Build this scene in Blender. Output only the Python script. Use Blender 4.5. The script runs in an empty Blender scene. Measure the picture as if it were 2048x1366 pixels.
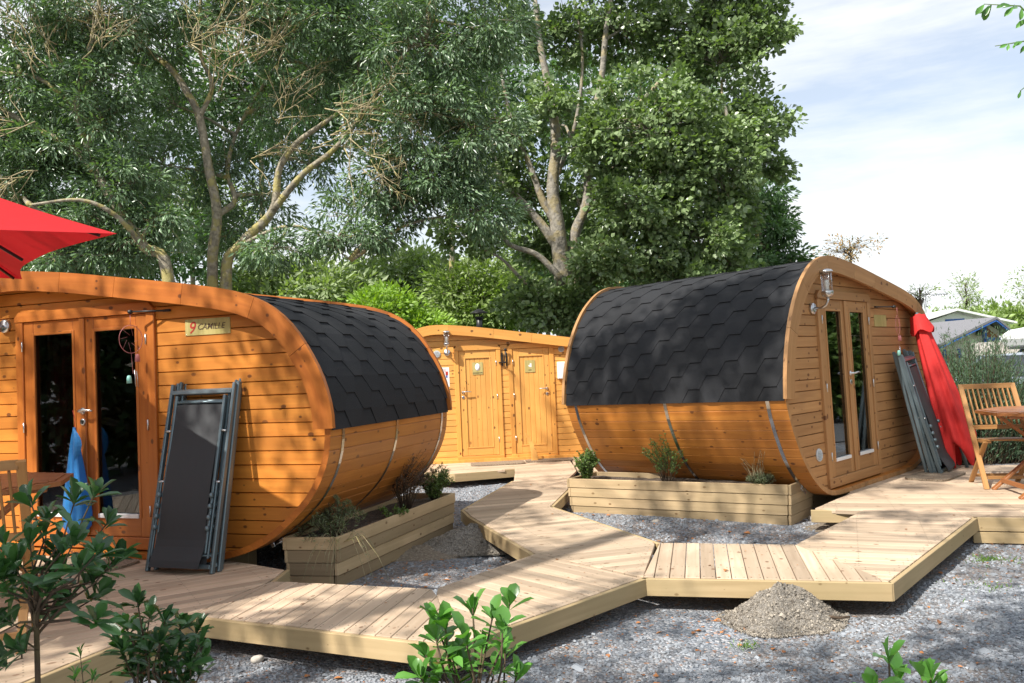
import bpy, math, random
import numpy as np
from mathutils import Vector, Matrix, Euler
R_ = math.radians
random.seed(7)
rng = np.random.default_rng(11)
scene = bpy.context.scene
col = scene.collection

# ------------------------------------------------------------------ camera
F = 1653.0; PITCH = R_(1.94); ROLL = math.atan(0.043); EYE = 1.5
_f = np.array([0, math.cos(PITCH), math.sin(PITCH)]); _r0 = np.array([1., 0, 0]); _u0 = np.cross(_r0, _f)
_c, _s = math.cos(ROLL), math.sin(ROLL)
_r = _c*_r0 - _s*_u0; _u = _s*_r0 + _c*_u0
CAM = np.array([0, 0, EYE])
cd = bpy.data.cameras.new('camera'); cam = bpy.data.objects.new('camera', cd); col.objects.link(cam)
cd.sensor_width = 36; cd.lens = F/2048*36; cd.clip_start = .05; cd.clip_end = 3000
m = Matrix.Identity(4)
for i in range(3):
    m[i][0] = _r[i]; m[i][1] = _u[i]; m[i][2] = -_f[i]; m[i][3] = CAM[i]
cam.matrix_world = m
scene.camera = cam
def at(x, y, d):
    """world point seen at photo pixel x,y at distance d along the view axis"""
    return Vector(CAM + (_f + _r*((x-1024)/F) - _u*((y-683)/F))*d)
def gz(x, y, z=0.2):
    q = _f + _r*((x-1024)/F) - _u*((y-683)/F)
    return Vector(CAM + q*((z-EYE)/q[2]))

# ------------------------------------------------------------------ light
SUN = Vector((-.73*math.cos(R_(48)), -.684*math.cos(R_(48)), math.sin(R_(48)))).normalized()
w = bpy.data.worlds.new('World'); scene.world = w; w.use_nodes = True
nt = w.node_tree; nt.nodes.clear()
def N(nt, t, **kw):
    n = nt.nodes.new(t)
    for k, v in kw.items():
        if k in n.inputs.keys() if isinstance(k, str) else False: n.inputs[k].default_value = v
        else: setattr(n, k, v)
    return n
sky = nt.nodes.new('ShaderNodeTexSky'); sky.sky_type = 'NISHITA'; sky.sun_disc = False
sky.sun_elevation = math.asin(SUN.z); sky.sun_rotation = math.atan2(SUN.x, SUN.y)
sky.air_density = 1.0; sky.dust_density = 1.2; sky.ozone_density = .6
tc = nt.nodes.new('ShaderNodeTexCoord'); mp = nt.nodes.new('ShaderNodeMapping'); mp.inputs['Scale'].default_value = (1, 1, 5.5)
mp.inputs['Rotation'].default_value = (.12, .08, 0)
nz = nt.nodes.new('ShaderNodeTexNoise'); nz.inputs['Scale'].default_value = 1.7; nz.inputs['Detail'].default_value = 7; nz.inputs['Roughness'].default_value = .58
rp = nt.nodes.new('ShaderNodeValToRGB'); rp.color_ramp.elements[0].position = .42; rp.color_ramp.elements[1].position = .62
rp.color_ramp.elements[0].color = (.40, .40, .40, 1); rp.color_ramp.elements[1].color = (1, 1, 1, 1)
mx = nt.nodes.new('ShaderNodeMixRGB'); mx.inputs['Color2'].default_value = (5.95, 6.1, 6.2, 1)
bg = nt.nodes.new('ShaderNodeBackground'); bg.inputs['Strength'].default_value = .13
wo = nt.nodes.new('ShaderNodeOutputWorld')
L = nt.links.new
L(tc.outputs['Generated'], mp.inputs[0]); L(mp.outputs[0], nz.inputs['Vector']); L(nz.outputs['Fac'], rp.inputs[0])
L(rp.outputs[0], mx.inputs['Fac']); L(sky.outputs[0], mx.inputs['Color1']); L(mx.outputs[0], bg.inputs['Color']); L(bg.outputs[0], wo.inputs[0])
ld = bpy.data.lights.new('sun', 'SUN'); ld.energy = 5.0; ld.angle = R_(.55); ld.color = (1, .95, .87)
lo = bpy.data.objects.new('sun', ld); col.objects.link(lo); lo.rotation_euler = SUN.to_track_quat('Z', 'Y').to_euler()
scene.view_settings.view_transform = 'Standard'; scene.view_settings.look = 'None'
scene.view_settings.exposure = .52; scene.view_settings.gamma = 1
scene.cycles.max_bounces = 6; scene.cycles.diffuse_bounces = 3; scene.cycles.transparent_max_bounces = 6

# ------------------------------------------------------------------ materials
def mat(name, color=(.5, .5, .5), rough=.6, metal=0, **kw):
    m = bpy.data.materials.new(name); m.use_nodes = True
    b = m.node_tree.nodes['Principled BSDF']
    b.inputs['Base Color'].default_value = (*color, 1); b.inputs['Roughness'].default_value = rough; b.inputs['Metallic'].default_value = metal
    for k, v in kw.items(): b.inputs[k.replace('_', ' ')].default_value = v
    return m
def nodes(m): return m.node_tree.nodes, m.node_tree.links.new, m.node_tree.nodes['Principled BSDF']
def ramp(ns, stops, interp='LINEAR'):
    r = ns.new('ShaderNodeValToRGB'); e = r.color_ramp.elements; r.color_ramp.interpolation = interp
    while len(e) < len(stops): e.new(.5)
    for i, (p, c) in enumerate(stops):
        e[i].position = p; e[i].color = (*c, 1) if len(c) == 3 else c
    return r
def math_(ns, l, op, a, b=None, clamp=False):
    n = ns.new('ShaderNodeMath'); n.operation = op; n.use_clamp = clamp
    for i, v in enumerate((a, b)):
        if v is None: continue
        if isinstance(v, (int, float)): n.inputs[i].default_value = v
        else: l(v, n.inputs[i])
    return n.outputs[0]
def mixc(ns, l, f, a, b, mode='MIX'):
    n = ns.new('ShaderNodeMixRGB'); n.blend_type = mode
    for i, v in enumerate((f, a, b)):
        if isinstance(v, (int, float)): n.inputs[i].default_value = v
        elif isinstance(v, tuple): n.inputs[i].default_value = (*v, 1)
        else: l(v, n.inputs[i])
    return n.outputs[0]
def wood(name, light, dark, knot=(.10, .03, .008), knots=1.0, rough=.45, vary=.28, grain=1.0, stain=None, coat=0, bump=.25):
    m = mat(name, light, rough); ns, l, b = nodes(m)
    uv = ns.new('ShaderNodeUVMap')
    mpp = ns.new('ShaderNodeMapping'); mpp.inputs['Scale'].default_value = (1.3, 26, 1); l(uv.outputs[0], mpp.inputs[0])
    n1 = ns.new('ShaderNodeTexNoise'); n1.inputs['Scale'].default_value = 1.0; n1.inputs['Detail'].default_value = 6; n1.inputs['Distortion'].default_value = .7; l(mpp.outputs[0], n1.inputs['Vector'])
    mp2 = ns.new('ShaderNodeMapping'); mp2.inputs['Scale'].default_value = (.9, 5, 1); l(uv.outputs[0], mp2.inputs[0])
    n2 = ns.new('ShaderNodeTexNoise'); n2.inputs['Scale'].default_value = 1.4; n2.inputs['Detail'].default_value = 3; l(mp2.outputs[0], n2.inputs['Vector'])
    f = math_(ns, l, 'ADD', math_(ns, l, 'MULTIPLY', n1.outputs['Fac'], .62*grain), math_(ns, l, 'MULTIPLY', n2.outputs['Fac'], .38))
    r = ramp(ns, [(.28, dark), (.52, tuple((a+c)/2 for a, c in zip(dark, light))), (.72, light)]); l(f, r.inputs[0])
    c = r.outputs[0]
    at_ = ns.new('ShaderNodeAttribute'); at_.attribute_name = 'rnd'
    v = math_(ns, l, 'ADD', math_(ns, l, 'MULTIPLY', at_.outputs['Fac'], vary), 1-vary*.55)
    c = mixc(ns, l, 1, c, v, 'MULTIPLY')
    if knots:
        mp3 = ns.new('ShaderNodeMapping'); mp3.inputs['Scale'].default_value = (6.0, 9.5, 1); l(uv.outputs[0], mp3.inputs[0])
        vo = ns.new('ShaderNodeTexVoronoi'); vo.voronoi_dimensions = '2D'; vo.inputs['Scale'].default_value = 1.0; vo.inputs['Randomness'].default_value = 1; l(mp3.outputs[0], vo.inputs['Vector'])
        sep = ns.new('ShaderNodeSeparateColor'); l(vo.outputs['Color'], sep.inputs[0])
        rad = math_(ns, l, 'MULTIPLY', math_(ns, l, 'SUBTRACT', sep.outputs[0], .46, True), .33*knots)
        k = math_(ns, l, 'SUBTRACT', rad, vo.outputs['Distance'])
        k2 = math_(ns, l, 'MULTIPLY', k, 22, True)
        c = mixc(ns, l, math_(ns, l, 'MULTIPLY', k2, .85), c, knot)
    if stain:
        tcx = ns.new('ShaderNodeTexCoord'); n4 = ns.new('ShaderNodeTexNoise'); n4.inputs['Scale'].default_value = 2.2; n4.inputs['Detail'].default_value = 5
        l(tcx.outputs['Object'], n4.inputs['Vector']); r4 = ramp(ns, [(.42, (0, 0, 0)), (.66, (1, 1, 1))]); l(n4.outputs['Fac'], r4.inputs[0])
        c = mixc(ns, l, math_(ns, l, 'MULTIPLY', r4.outputs[0], .45), c, stain)
    l(c, b.inputs['Base Color'])
    bp = ns.new('ShaderNodeBump'); bp.inputs['Strength'].default_value = bump; bp.inputs['Distance'].default_value = .002; l(f, bp.inputs['Height']); l(bp.outputs[0], b.inputs['Normal'])
    if coat: b.inputs['Coat Weight'].default_value = coat; b.inputs['Coat Roughness'].default_value = .3
    return m
M = {}
M['larch'] = wood('varnished_pine', (.68, .27, .042), (.47, .15, .018), rough=.5, coat=.12, stain=(.44, .16, .028))       # left cabin, orange
M['larchdk'] = wood('varnished_pine_trim', (.54, .175, .026), (.36, .095, .011), rough=.48, coat=.12)
M['honey'] = wood('honey_pine', (.82, .45, .125), (.68, .33, .07), rough=.5, vary=.22, coat=.1, stain=(.62, .29, .07))          # sanitary cabin
M['honeydk'] = wood('honey_pine_trim', (.80, .41, .10), (.66, .29, .055), rough=.5, coat=.1)
M['tan'] = wood('weathered_tan_pine', (.55, .30, .12), (.36, .17, .06), rough=.6, vary=.24, stain=(.34, .175, .07))    # right cabin front
M['tandk'] = wood('weathered_tan_trim', (.50, .27, .11), (.33, .16, .055), rough=.6)
M['stave'] = wood('orange_staves', (.62, .25, .045), (.42, .14, .02), rough=.45, coat=.15, stain=(.36, .13, .025))
M['deck'] = wood('decking_pine', (.61, .475, .345), (.41, .30, .20), knot=(.16, .08, .04), knots=.85, rough=.75, vary=.5, stain=(.36, .27, .185), grain=1.1)
M['beam'] = wood('treated_pine', (.55, .41, .23), (.39, .28, .14), knot=(.14, .07, .02), knots=.6, rough=.75, vary=.3, stain=(.33, .26, .13))
M['planter'] = wood('planter_pine', (.54, .40, .235), (.37, .26, .14), knot=(.15, .07, .02), knots=.7, rough=.78, vary=.7, stain=(.33, .25, .13))
M['teak'] = wood('teak', (.40, .165, .055), (.22, .075, .022), knots=0, rough=.45, vary=.25)
M['teakl'] = wood('light_teak', (.46, .25, .09), (.30, .14, .045), knots=0, rough=.5, vary=.25)
M['bamboo'] = wood('bamboo_plaque', (.55, .47, .20), (.33, .28, .09), knots=0, rough=.5, vary=.2)
M['steel'] = mat('brushed_steel', (.62, .62, .62), .28, 1)
M['screw'] = mat('dull_screw_head', (.10, .075, .05), .5, .3)
M['band'] = mat('galvanised_band', (.72, .73, .74), .22, 1)
M['darkmetal'] = mat('black_metal', (.015, .015, .016), .4)
M['frame_grey'] = mat('grey_painted_aluminium', (.15, .20, .225), .35, .5)
M['mesh_fabric'] = mat('dark_mesh_fabric', (.035, .038, .042), .7)
M['vent'] = mat('pale_vent_plastic', (.62, .66, .68), .4)
M['white'] = mat('white_paint', (.8, .8, .8), .4)
M['whiteveh'] = mat('white_bodywork', (.82, .82, .81), .25)
M['black'] = mat('black_rubber', (.012, .012, .012), .7)
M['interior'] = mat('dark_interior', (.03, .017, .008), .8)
M['curtain'] = mat('dark_red_curtain', (.20, .008, .014), .9)
M['pink'] = mat('pink_ceramic', (.55, .20, .20), .5)
M['mint'] = mat('mint_ceramic', (.30, .68, .60), .4)
M['ink'] = mat('dark_ink', (.09, .06, .03), .6)
M['redink'] = mat('red_ink', (.42, .03, .02), .6)
M['blueink'] = mat('blue_ink', (.03, .09, .4), .6)
M['bulb'] = mat('frosted_bulb', (.85, .85, .8), .3)
M['blue_trim'] = mat('blue_painted_wood', (.03, .12, .42), .5)
M['render_wall'] = mat('cream_wall', (.62, .58, .52), .8)
M['carpaint'] = mat('silver_blue_car_paint', (.33, .38, .47), .25, .4)
M['carglass'] = mat('dark_car_glass', (.02, .025, .03), .08)
M['tyre'] = mat('tyre_rubber', (.015, .015, .015), .8)

def glassmat(name, tint, refl=.055, fac_rough=.02):
    m = bpy.data.materials.new(name); m.use_nodes = True; nt = m.node_tree; ns = nt.nodes; ns.clear(); l = nt.links.new
    o = ns.new('ShaderNodeOutputMaterial'); mixs = ns.new('ShaderNodeMixShader'); tr = ns.new('ShaderNodeBsdfTransparent'); gl = ns.new('ShaderNodeBsdfGlossy')
    tr.inputs[0].default_value = (*tint, 1); gl.inputs['Roughness'].default_value = fac_rough; gl.inputs[0].default_value = (.9, .95, 1, 1)
    fr = ns.new('ShaderNodeLayerWeight'); fr.inputs[0].default_value = .5
    k = math_(ns, l, 'ADD', math_(ns, l, 'MULTIPLY', math_(ns, l, 'POWER', fr.outputs['Facing'], 3.2), .8), refl, True)
    l(k, mixs.inputs[0]); l(tr.outputs[0], mixs.inputs[1]); l(gl.outputs[0], mixs.inputs[2]); l(mixs.outputs[0], o.inputs[0])
    return m
M['glass'] = glassmat('double_glazing', (.45, .47, .47)); M['clear'] = glassmat('clear_lamp_glass', (.95, .95, .95), .05)

def fabric(name, c, transl=.25, rough=.8, bump=0):
    m = mat(name, c, rough); ns, l, b = nodes(m)
    o = [n for n in ns if n.type == 'OUTPUT_MATERIAL'][0]
    t = ns.new('ShaderNodeBsdfTranslucent'); t.inputs[0].default_value = (*c, 1); mxs = ns.new('ShaderNodeMixShader'); mxs.inputs[0].default_value = transl
    l(b.outputs[0], mxs.inputs[1]); l(t.outputs[0], mxs.inputs[2]); l(mxs.outputs[0], o.inputs[0])
    if bump:
        tcx = ns.new('ShaderNodeTexCoord'); nn = ns.new('ShaderNodeTexNoise'); nn.inputs['Scale'].default_value = 9; nn.inputs['Detail'].default_value = 4; l(tcx.outputs['Object'], nn.inputs['Vector'])
        bp = ns.new('ShaderNodeBump'); bp.inputs['Strength'].default_value = bump; bp.inputs['Distance'].default_value = .02; l(nn.outputs['Fac'], bp.inputs['Height']); l(bp.outputs[0], b.inputs['Normal']); l(bp.outputs[0], t.inputs['Normal'])
    return m
M['red'] = fabric('red_canopy_cloth', (.60, .014, .020), .35)
M['redcl'] = fabric('red_folded_cloth', (.60, .026, .024), .15, bump=.35)
M['bag'] = fabric('blue_plastic_bag', (.05, .30, .72), .35, .35, bump=.5)

def foliage(name, c1, c2, transl=.3, rough=.45, spec=.5, tint=(.5, .8, .2), patch=.9):
    m = mat(name, c1, rough); ns, l, b = nodes(m); b.inputs['Specular IOR Level'].default_value = spec
    o = [n for n in ns if n.type == 'OUTPUT_MATERIAL'][0]
    a = ns.new('ShaderNodeAttribute'); a.attribute_name = 'rnd'
    r = ramp(ns, [(0, c2), (.5, c1), (1, tuple(min(1, x*1.5) for x in c1))]); l(a.outputs['Fac'], r.inputs[0])
    tcx = ns.new('ShaderNodeTexCoord'); nn = ns.new('ShaderNodeTexNoise'); nn.inputs['Scale'].default_value = patch; nn.inputs['Detail'].default_value = 2; l(tcx.outputs['Object'], nn.inputs['Vector'])
    v = math_(ns, l, 'ADD', math_(ns, l, 'MULTIPLY', nn.outputs['Fac'], .8), .6)
    c = mixc(ns, l, 1, r.outputs[0], v, 'MULTIPLY')
    l(c, b.inputs['Base Color'])
    t = ns.new('ShaderNodeBsdfTranslucent'); l(mixc(ns, l, .5, c, tint, 'MULTIPLY'), t.inputs[0])
    t2 = mixc(ns, l, 1, c, (1.6*tint[0]+.4, 1.6*tint[1]+.2, 1.6*tint[2]), 'MULTIPLY'); l(t2, t.inputs[0])
    mxs = ns.new('ShaderNodeMixShader'); mxs.inputs[0].default_value = transl
    l(b.outputs[0], mxs.inputs[1]); l(t.outputs[0], mxs.inputs[2]); l(mxs.outputs[0], o.inputs[0])
    return m
M['ash'] = foliage('ash_leaves', (.165, .25, .14), (.065, .115, .06), rough=.34, spec=.75, transl=.22)
M['poplar'] = foliage('poplar_leaves', (.21, .285, .13), (.085, .135, .06), rough=.34, spec=.7, transl=.25)
M['darkleaf'] = foliage('dark_leaves', (.10, .175, .08), (.05, .10, .045))
M['willow'] = foliage('grey_green_leaves', (.30, .37, .20), (.19, .25, .12))
M['bright'] = foliage('bright_green_leaves', (.25, .39, .07), (.16, .27, .045), tint=(.7, .9, .15))
M['autumn'] = foliage('sparse_autumn_leaves', (.36, .22, .10), (.18, .17, .06))
M['hillleaf'] = foliage('hill_leaves', (.22, .30, .095), (.13, .19, .06), patch=.3)
M['tamarisk'] = foliage('feathery_blue_green_leaves', (.12, .19, .115), (.06, .11, .065), rough=.6)
M['glossy'] = foliage('glossy_evergreen_leaves', (.045, .115, .035), (.025, .07, .028), rough=.3, spec=.6, transl=.18)
M['pitto'] = foliage('light_green_glossy_leaves', (.10, .25, .045), (.055, .16, .028), rough=.28, spec=.6, transl=.25)
M['herb'] = foliage('planter_greenery', (.13, .20, .055), (.07, .12, .035))
M['herbgrey'] = foliage('lavender_grey_green', (.20, .24, .14), (.12, .15, .08))
M['drybrown'] = foliage('dry_brown_stems', (.12, .07, .035), (.07, .04, .02), transl=.1)
M['deadleaf'] = foliage('fallen_dry_leaves', (.42, .17, .06), (.22, .09, .035), transl=.15, rough=.7)
M['grass'] = foliage('grass_blades', (.15, .26, .05), (.09, .17, .03))

def bark(name, c1, c2, lichen=(.42, .36, .10), lf=.5):
    m = mat(name, c1, .85); ns, l, b = nodes(m); tcx = ns.new('ShaderNodeTexCoord')
    n1 = ns.new('ShaderNodeTexNoise'); n1.inputs['Scale'].default_value = 14; n1.inputs['Detail'].default_value = 8; l(tcx.outputs['Object'], n1.inputs['Vector'])
    r = ramp(ns, [(.35, c2), (.65, c1)]); l(n1.outputs['Fac'], r.inputs[0])
    n2 = ns.new('ShaderNodeTexNoise'); n2.inputs['Scale'].default_value = 5; n2.inputs['Detail'].default_value = 6; l(tcx.outputs['Object'], n2.inputs['Vector'])
    r2 = ramp(ns, [(.5, (0, 0, 0)), (.6, (1, 1, 1))]); l(n2.outputs['Fac'], r2.inputs[0])
    l(mixc(ns, l, math_(ns, l, 'MULTIPLY', r2.outputs[0], lf), r.outputs[0], lichen), b.inputs['Base Color'])
    bp = ns.new('ShaderNodeBump'); bp.inputs['Strength'].default_value = .8; bp.inputs['Distance'].default_value = .03; l(n1.outputs['Fac'], bp.inputs['Height']); l(bp.outputs[0], b.inputs['Normal'])
    return m
M['bark'] = bark('lichened_bark', (.40, .35, .26), (.19, .165, .12), lf=.7)
M['barkp'] = bark('poplar_bark', (.34, .31, .26), (.17, .155, .13), (.38, .30, .12), .5)
M['twig'] = bark('shrub_stem', (.10, .065, .04), (.05, .033, .02), lf=.1)
M['deadwood'] = bark('bare_pale_twigs', (.50, .42, .26), (.30, .25, .14), lf=.5)

def shingle():
    m = mat('black_bitumen_shingle', (.02, .022, .026), .85); ns, l, b = nodes(m); tcx = ns.new('ShaderNodeTexCoord')
    n1 = ns.new('ShaderNodeTexNoise'); n1.inputs['Scale'].default_value = 300; n1.inputs['Detail'].default_value = 2; l(tcx.outputs['Object'], n1.inputs['Vector'])
    n2 = ns.new('ShaderNodeTexNoise'); n2.inputs['Scale'].default_value = 3; n2.inputs['Detail'].default_value = 5; l(tcx.outputs['Object'], n2.inputs['Vector'])
    a = ns.new('ShaderNodeAttribute'); a.attribute_name = 'rnd'
    r = ramp(ns, [(.3, (.006, .0065, .008)), (.75, (.019, .0205, .025))]); l(n1.outputs['Fac'], r.inputs[0])
    v = math_(ns, l, 'ADD', math_(ns, l, 'MULTIPLY', a.outputs['Fac'], .35), math_(ns, l, 'ADD', math_(ns, l, 'MULTIPLY', n2.outputs['Fac'], .7), .45))
    l(mixc(ns, l, 1, r.outputs[0], v, 'MULTIPLY'), b.inputs['Base Color'])
    bp = ns.new('ShaderNodeBump'); bp.inputs['Strength'].default_value = .6; bp.inputs['Distance'].default_value = .002; l(n1.outputs['Fac'], bp.inputs['Height']); l(bp.outputs[0], b.inputs['Normal'])
    return m
M['shingle'] = shingle()
def groundmat():
    m = mat('slate_gravel', (.3, .32, .35), .8); ns, l, b = nodes(m); tcx = ns.new('ShaderNodeTexCoord')
    vo = ns.new('ShaderNodeTexVoronoi'); vo.inputs['Scale'].default_value = 62; l(tcx.outputs['Object'], vo.inputs['Vector'])
    sep = ns.new('ShaderNodeSeparateColor'); l(vo.outputs['Color'], sep.inputs[0])
    r = ramp(ns, [(0, (.11, .13, .155)), (.4, (.23, .255, .29)), (.75, (.34, .36, .40)), (.93, (.50, .50, .51)), (.97, (.34, .17, .10)), (1, (.45, .25, .14))]); l(sep.outputs[0], r.inputs[0])
    n2 = ns.new('ShaderNodeTexNoise'); n2.inputs['Scale'].default_value = .8; n2.inputs['Detail'].default_value = 6; n2.inputs['Roughness'].default_value = .62; l(tcx.outputs['Object'], n2.inputs['Vector'])
    r2 = ramp(ns, [(.40, (0, 0, 0)), (.56, (1, 1, 1))]); l(n2.outputs['Fac'], r2.inputs[0])
    n3 = ns.new('ShaderNodeTexNoise'); n3.inputs['Scale'].default_value = 120; n3.inputs['Detail'].default_value = 3; l(tcx.outputs['Object'], n3.inputs['Vector'])
    r3 = ramp(ns, [(.3, (.08, .055, .04)), (.7, (.25, .19, .14))]); l(n3.outputs['Fac'], r3.inputs[0])
    c = mixc(ns, l, math_(ns, l, 'MULTIPLY', r2.outputs[0], .6), r.outputs[0], r3.outputs[0])
    l(c, b.inputs['Base Color'])
    bp = ns.new('ShaderNodeBump'); bp.inputs['Strength'].default_value = 1; bp.inputs['Distance'].default_value = .012
    l(math_(ns, l, 'ADD', sep.outputs[1], math_(ns, l, 'MULTIPLY', vo.outputs['Distance'], -1.2)), bp.inputs['Height']); l(bp.outputs[0], b.inputs['Normal'])
    return m
M['gravel'] = groundmat()
def noisy(name, stops, scale, rough=.9, bump=.6, dist=.01, detail=6):
    m = mat(name, stops[0][1], rough); ns, l, b = nodes(m); tcx = ns.new('ShaderNodeTexCoord')
    n = ns.new('ShaderNodeTexNoise'); n.inputs['Scale'].default_value = scale; n.inputs['Detail'].default_value = detail; n.inputs['Roughness'].default_value = .65; l(tcx.outputs['Object'], n.inputs['Vector'])
    r = ramp(ns, stops); l(n.outputs['Fac'], r.inputs[0]); l(r.outputs[0], b.inputs['Base Color'])
    bp = ns.new('ShaderNodeBump'); bp.inputs['Strength'].default_value = bump; bp.inputs['Distance'].default_value = dist; l(n.outputs['Fac'], bp.inputs['Height']); l(bp.outputs[0], b.inputs['Normal'])
    return m
M['dirt'] = noisy('dry_earth', [(.3, (.10, .078, .055)), (.55, (.22, .18, .135)), (.72, (.36, .31, .25))], 55)
M['soil'] = noisy('planter_soil', [(.3, (.035, .024, .017)), (.6, (.10, .075, .055)), (.75, (.22, .17, .13))], 60)
M['grit'] = noisy('grey_sandy_grit', [(.33, (.12, .105, .085)), (.5, (.24, .215, .185)), (.66, (.38, .35, .31))], 75, bump=1, dist=.02)
M['asphalt'] = noisy('asphalt', [(.3, (.10, .10, .105)), (.7, (.17, .17, .175))], 120)
M['field'] = noisy('far_grass', [(.3, (.06, .10, .03)), (.7, (.13, .18, .06))], 1.2)
M['slateroof'] = noisy('grey_shingle_roof', [(.3, (.13, .13, .145)), (.7, (.25, .25, .27))], 40)
M['mat'] = noisy('bristle_doormat', [(.3, (.09, .065, .045)), (.5, (.25, .19, .13)), (.7, (.40, .34, .27))], 60)
M['whiteroof'] = noisy('white_sheet_roof', [(.3, (.66, .67, .68)), (.7, (.82, .82, .82))], 3, .5, .1)
M['stone'] = foliage('slate_chips', (.245, .262, .285), (.10, .108, .122), transl=0, rough=.7, spec=.4, tint=(1, 1, 1), patch=2)
M['gritstone'] = foliage('grit_grains', (.27, .24, .20), (.13, .11, .09), transl=0, rough=.9, spec=.2, tint=(1, 1, 1), patch=6)
M['stonew'] = noisy('pale_stone', [(.3, (.42, .37, .31)), (.7, (.62, .57, .50))], 14)

# ------------------------------------------------------------------ object helpers
def tag(o, label=None, cat=None, group=None, kind=None):
    if label: o['label'] = label
    if cat: o['category'] = cat
    if group: o['group'] = group
    if kind: o['kind'] = kind
    return o
def empty(name, loc=(0, 0, 0), rot=(0, 0, 0), sc=1, label=None, cat=None, group=None):
    o = bpy.data.objects.new(name, None); col.objects.link(o); o.location = loc; o.rotation_euler = rot; o.scale = (sc,)*3
    o.empty_display_size = .1
    return tag(o, label, cat, group)
class MB:
    def __init__(s): s.v = []; s.f = []; s.uv = []; s.r = []; s.mi = []; s.sm = []
    def face(s, pts, uv=None, rnd=.5, mi=0, sm=False):
        n = len(s.v); s.v.extend([tuple(p) for p in pts]); s.f.append(tuple(range(n, n+len(pts))))
        s.uv.append(uv if uv else [(0, 0)]*len(pts)); s.r.append(rnd); s.mi.append(mi); s.sm.append(sm)
    def hull(s, P, faces, g, wv, tv, rnd=None, mi=0, sm=False):
        """shared-vertex solid: P points, faces index lists, uv from grain axes"""
        rnd = random.random() if rnd is None else rnd
        g = Vector(g); wv = Vector(wv); tv = Vector(tv); n = len(s.v); P = [Vector(p) for p in P]
        s.v.extend([tuple(p) for p in P]); ou = rnd*37.3; ov = rnd*91.7
        for f in faces:
            s.f.append(tuple(n+i for i in f)); s.uv.append([(P[i].dot(g)+ou, P[i].dot(wv)+P[i].dot(tv)+ov) for i in f])
            s.r.append(rnd); s.mi.append(mi); s.sm.append(sm)
    def box(s, lo, hi, g=0, rnd=None, mi=0, ch=0):
        x0, y0, z0 = lo; x1, y1, z1 = hi
        s.obox(((x0+x1)/2, (y0+y1)/2, (z0+z1)/2), (1, 0, 0), (0, 1, 0), (0, 0, 1), x1-x0, y1-y0, z1-z0, g, rnd, mi, ch)
    def obox(s, c, ax, ay, az, sx, sy, sz, g=0, rnd=None, mi=0, ch=0):
        c = Vector(c); A = [Vector(ax).normalized(), Vector(ay).normalized(), Vector(az).normalized()]; S = [sx/2, sy/2, sz/2]
        ch = min(ch, min(S)*.8)
        gv = A[g]; o = [A[i] for i in range(3) if i != g]
        if ch <= 0:
            P = [c + A[0]*(S[0]*a) + A[1]*(S[1]*b) + A[2]*(S[2]*d) for a in (-1, 1) for b in (-1, 1) for d in (-1, 1)]
            s.hull(P, [(0, 1, 3, 2), (4, 6, 7, 5), (0, 4, 5, 1), (2, 3, 7, 6), (0, 2, 6, 4), (1, 5, 7, 3)], gv, o[0], o[1], rnd, mi); return
        P = []; idx = {}
        for a in (-1, 1):
            for b in (-1, 1):
                for d in (-1, 1):
                    for k in range(3):
                        q = [S[0]-(ch if k != 0 else 0), S[1]-(ch if k != 1 else 0), S[2]-(ch if k != 2 else 0)]
                        idx[(a, b, d, k)] = len(P); P.append(c + A[0]*(q[0]*a) + A[1]*(q[1]*b) + A[2]*(q[2]*d))
        Fc = []
        for a in (-1, 1):
            fa = [idx[(a, b, d, 0)] for b, d in ((-1, -1), (1, -1), (1, 1), (-1, 1))]; Fc.append(fa if a > 0 else fa[::-1])
            fa = [idx[(b, a, d, 1)] for b, d in ((-1, -1), (-1, 1), (1, 1), (1, -1))]; Fc.append(fa if a > 0 else fa[::-1])
            fa = [idx[(b, d, a, 2)] for b, d in ((-1, -1), (1, -1), (1, 1), (-1, 1))]; Fc.append(fa if a > 0 else fa[::-1])
        for a in (-1, 1):
            for b in (-1, 1):
                fl = (a*b > 0)
                e = [idx[(a, b, -1, 0)], idx[(a, b, -1, 1)], idx[(a, b, 1, 1)], idx[(a, b, 1, 0)]]; Fc.append(e if fl else e[::-1])
                e = [idx[(a, -1, b, 0)], idx[(a, 1, b, 0)], idx[(a, 1, b, 2)], idx[(a, -1, b, 2)]]; Fc.append(e if fl else e[::-1])
                e = [idx[(-1, a, b, 1)], idx[(-1, a, b, 2)], idx[(1, a, b, 2)], idx[(1, a, b, 1)]]; Fc.append(e if fl else e[::-1])
                for d in (-1, 1):
                    e = [idx[(a, b, d, 0)], idx[(a, b, d, 1)], idx[(a, b, d, 2)]]; Fc.append(e if a*b*d > 0 else e[::-1])
        s.hull(P, Fc, gv, o[0], o[1], rnd, mi)
    def bar(s, p0, p1, wx, wy, up=(0, 0, 1), rnd=None, mi=0, ch=.002):
        p0 = Vector(p0); p1 = Vector(p1); d = (p1-p0); L_ = d.length; d.normalize(); x = d.cross(Vector(up)); 
        if x.length < 1e-4: x = d.cross(Vector((1, 0, 0)))
        x.normalize(); y = x.cross(d).normalized()
        s.obox((p0+p1)/2, d, x, y, L_, wx, wy, 0, rnd, mi, ch)
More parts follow.
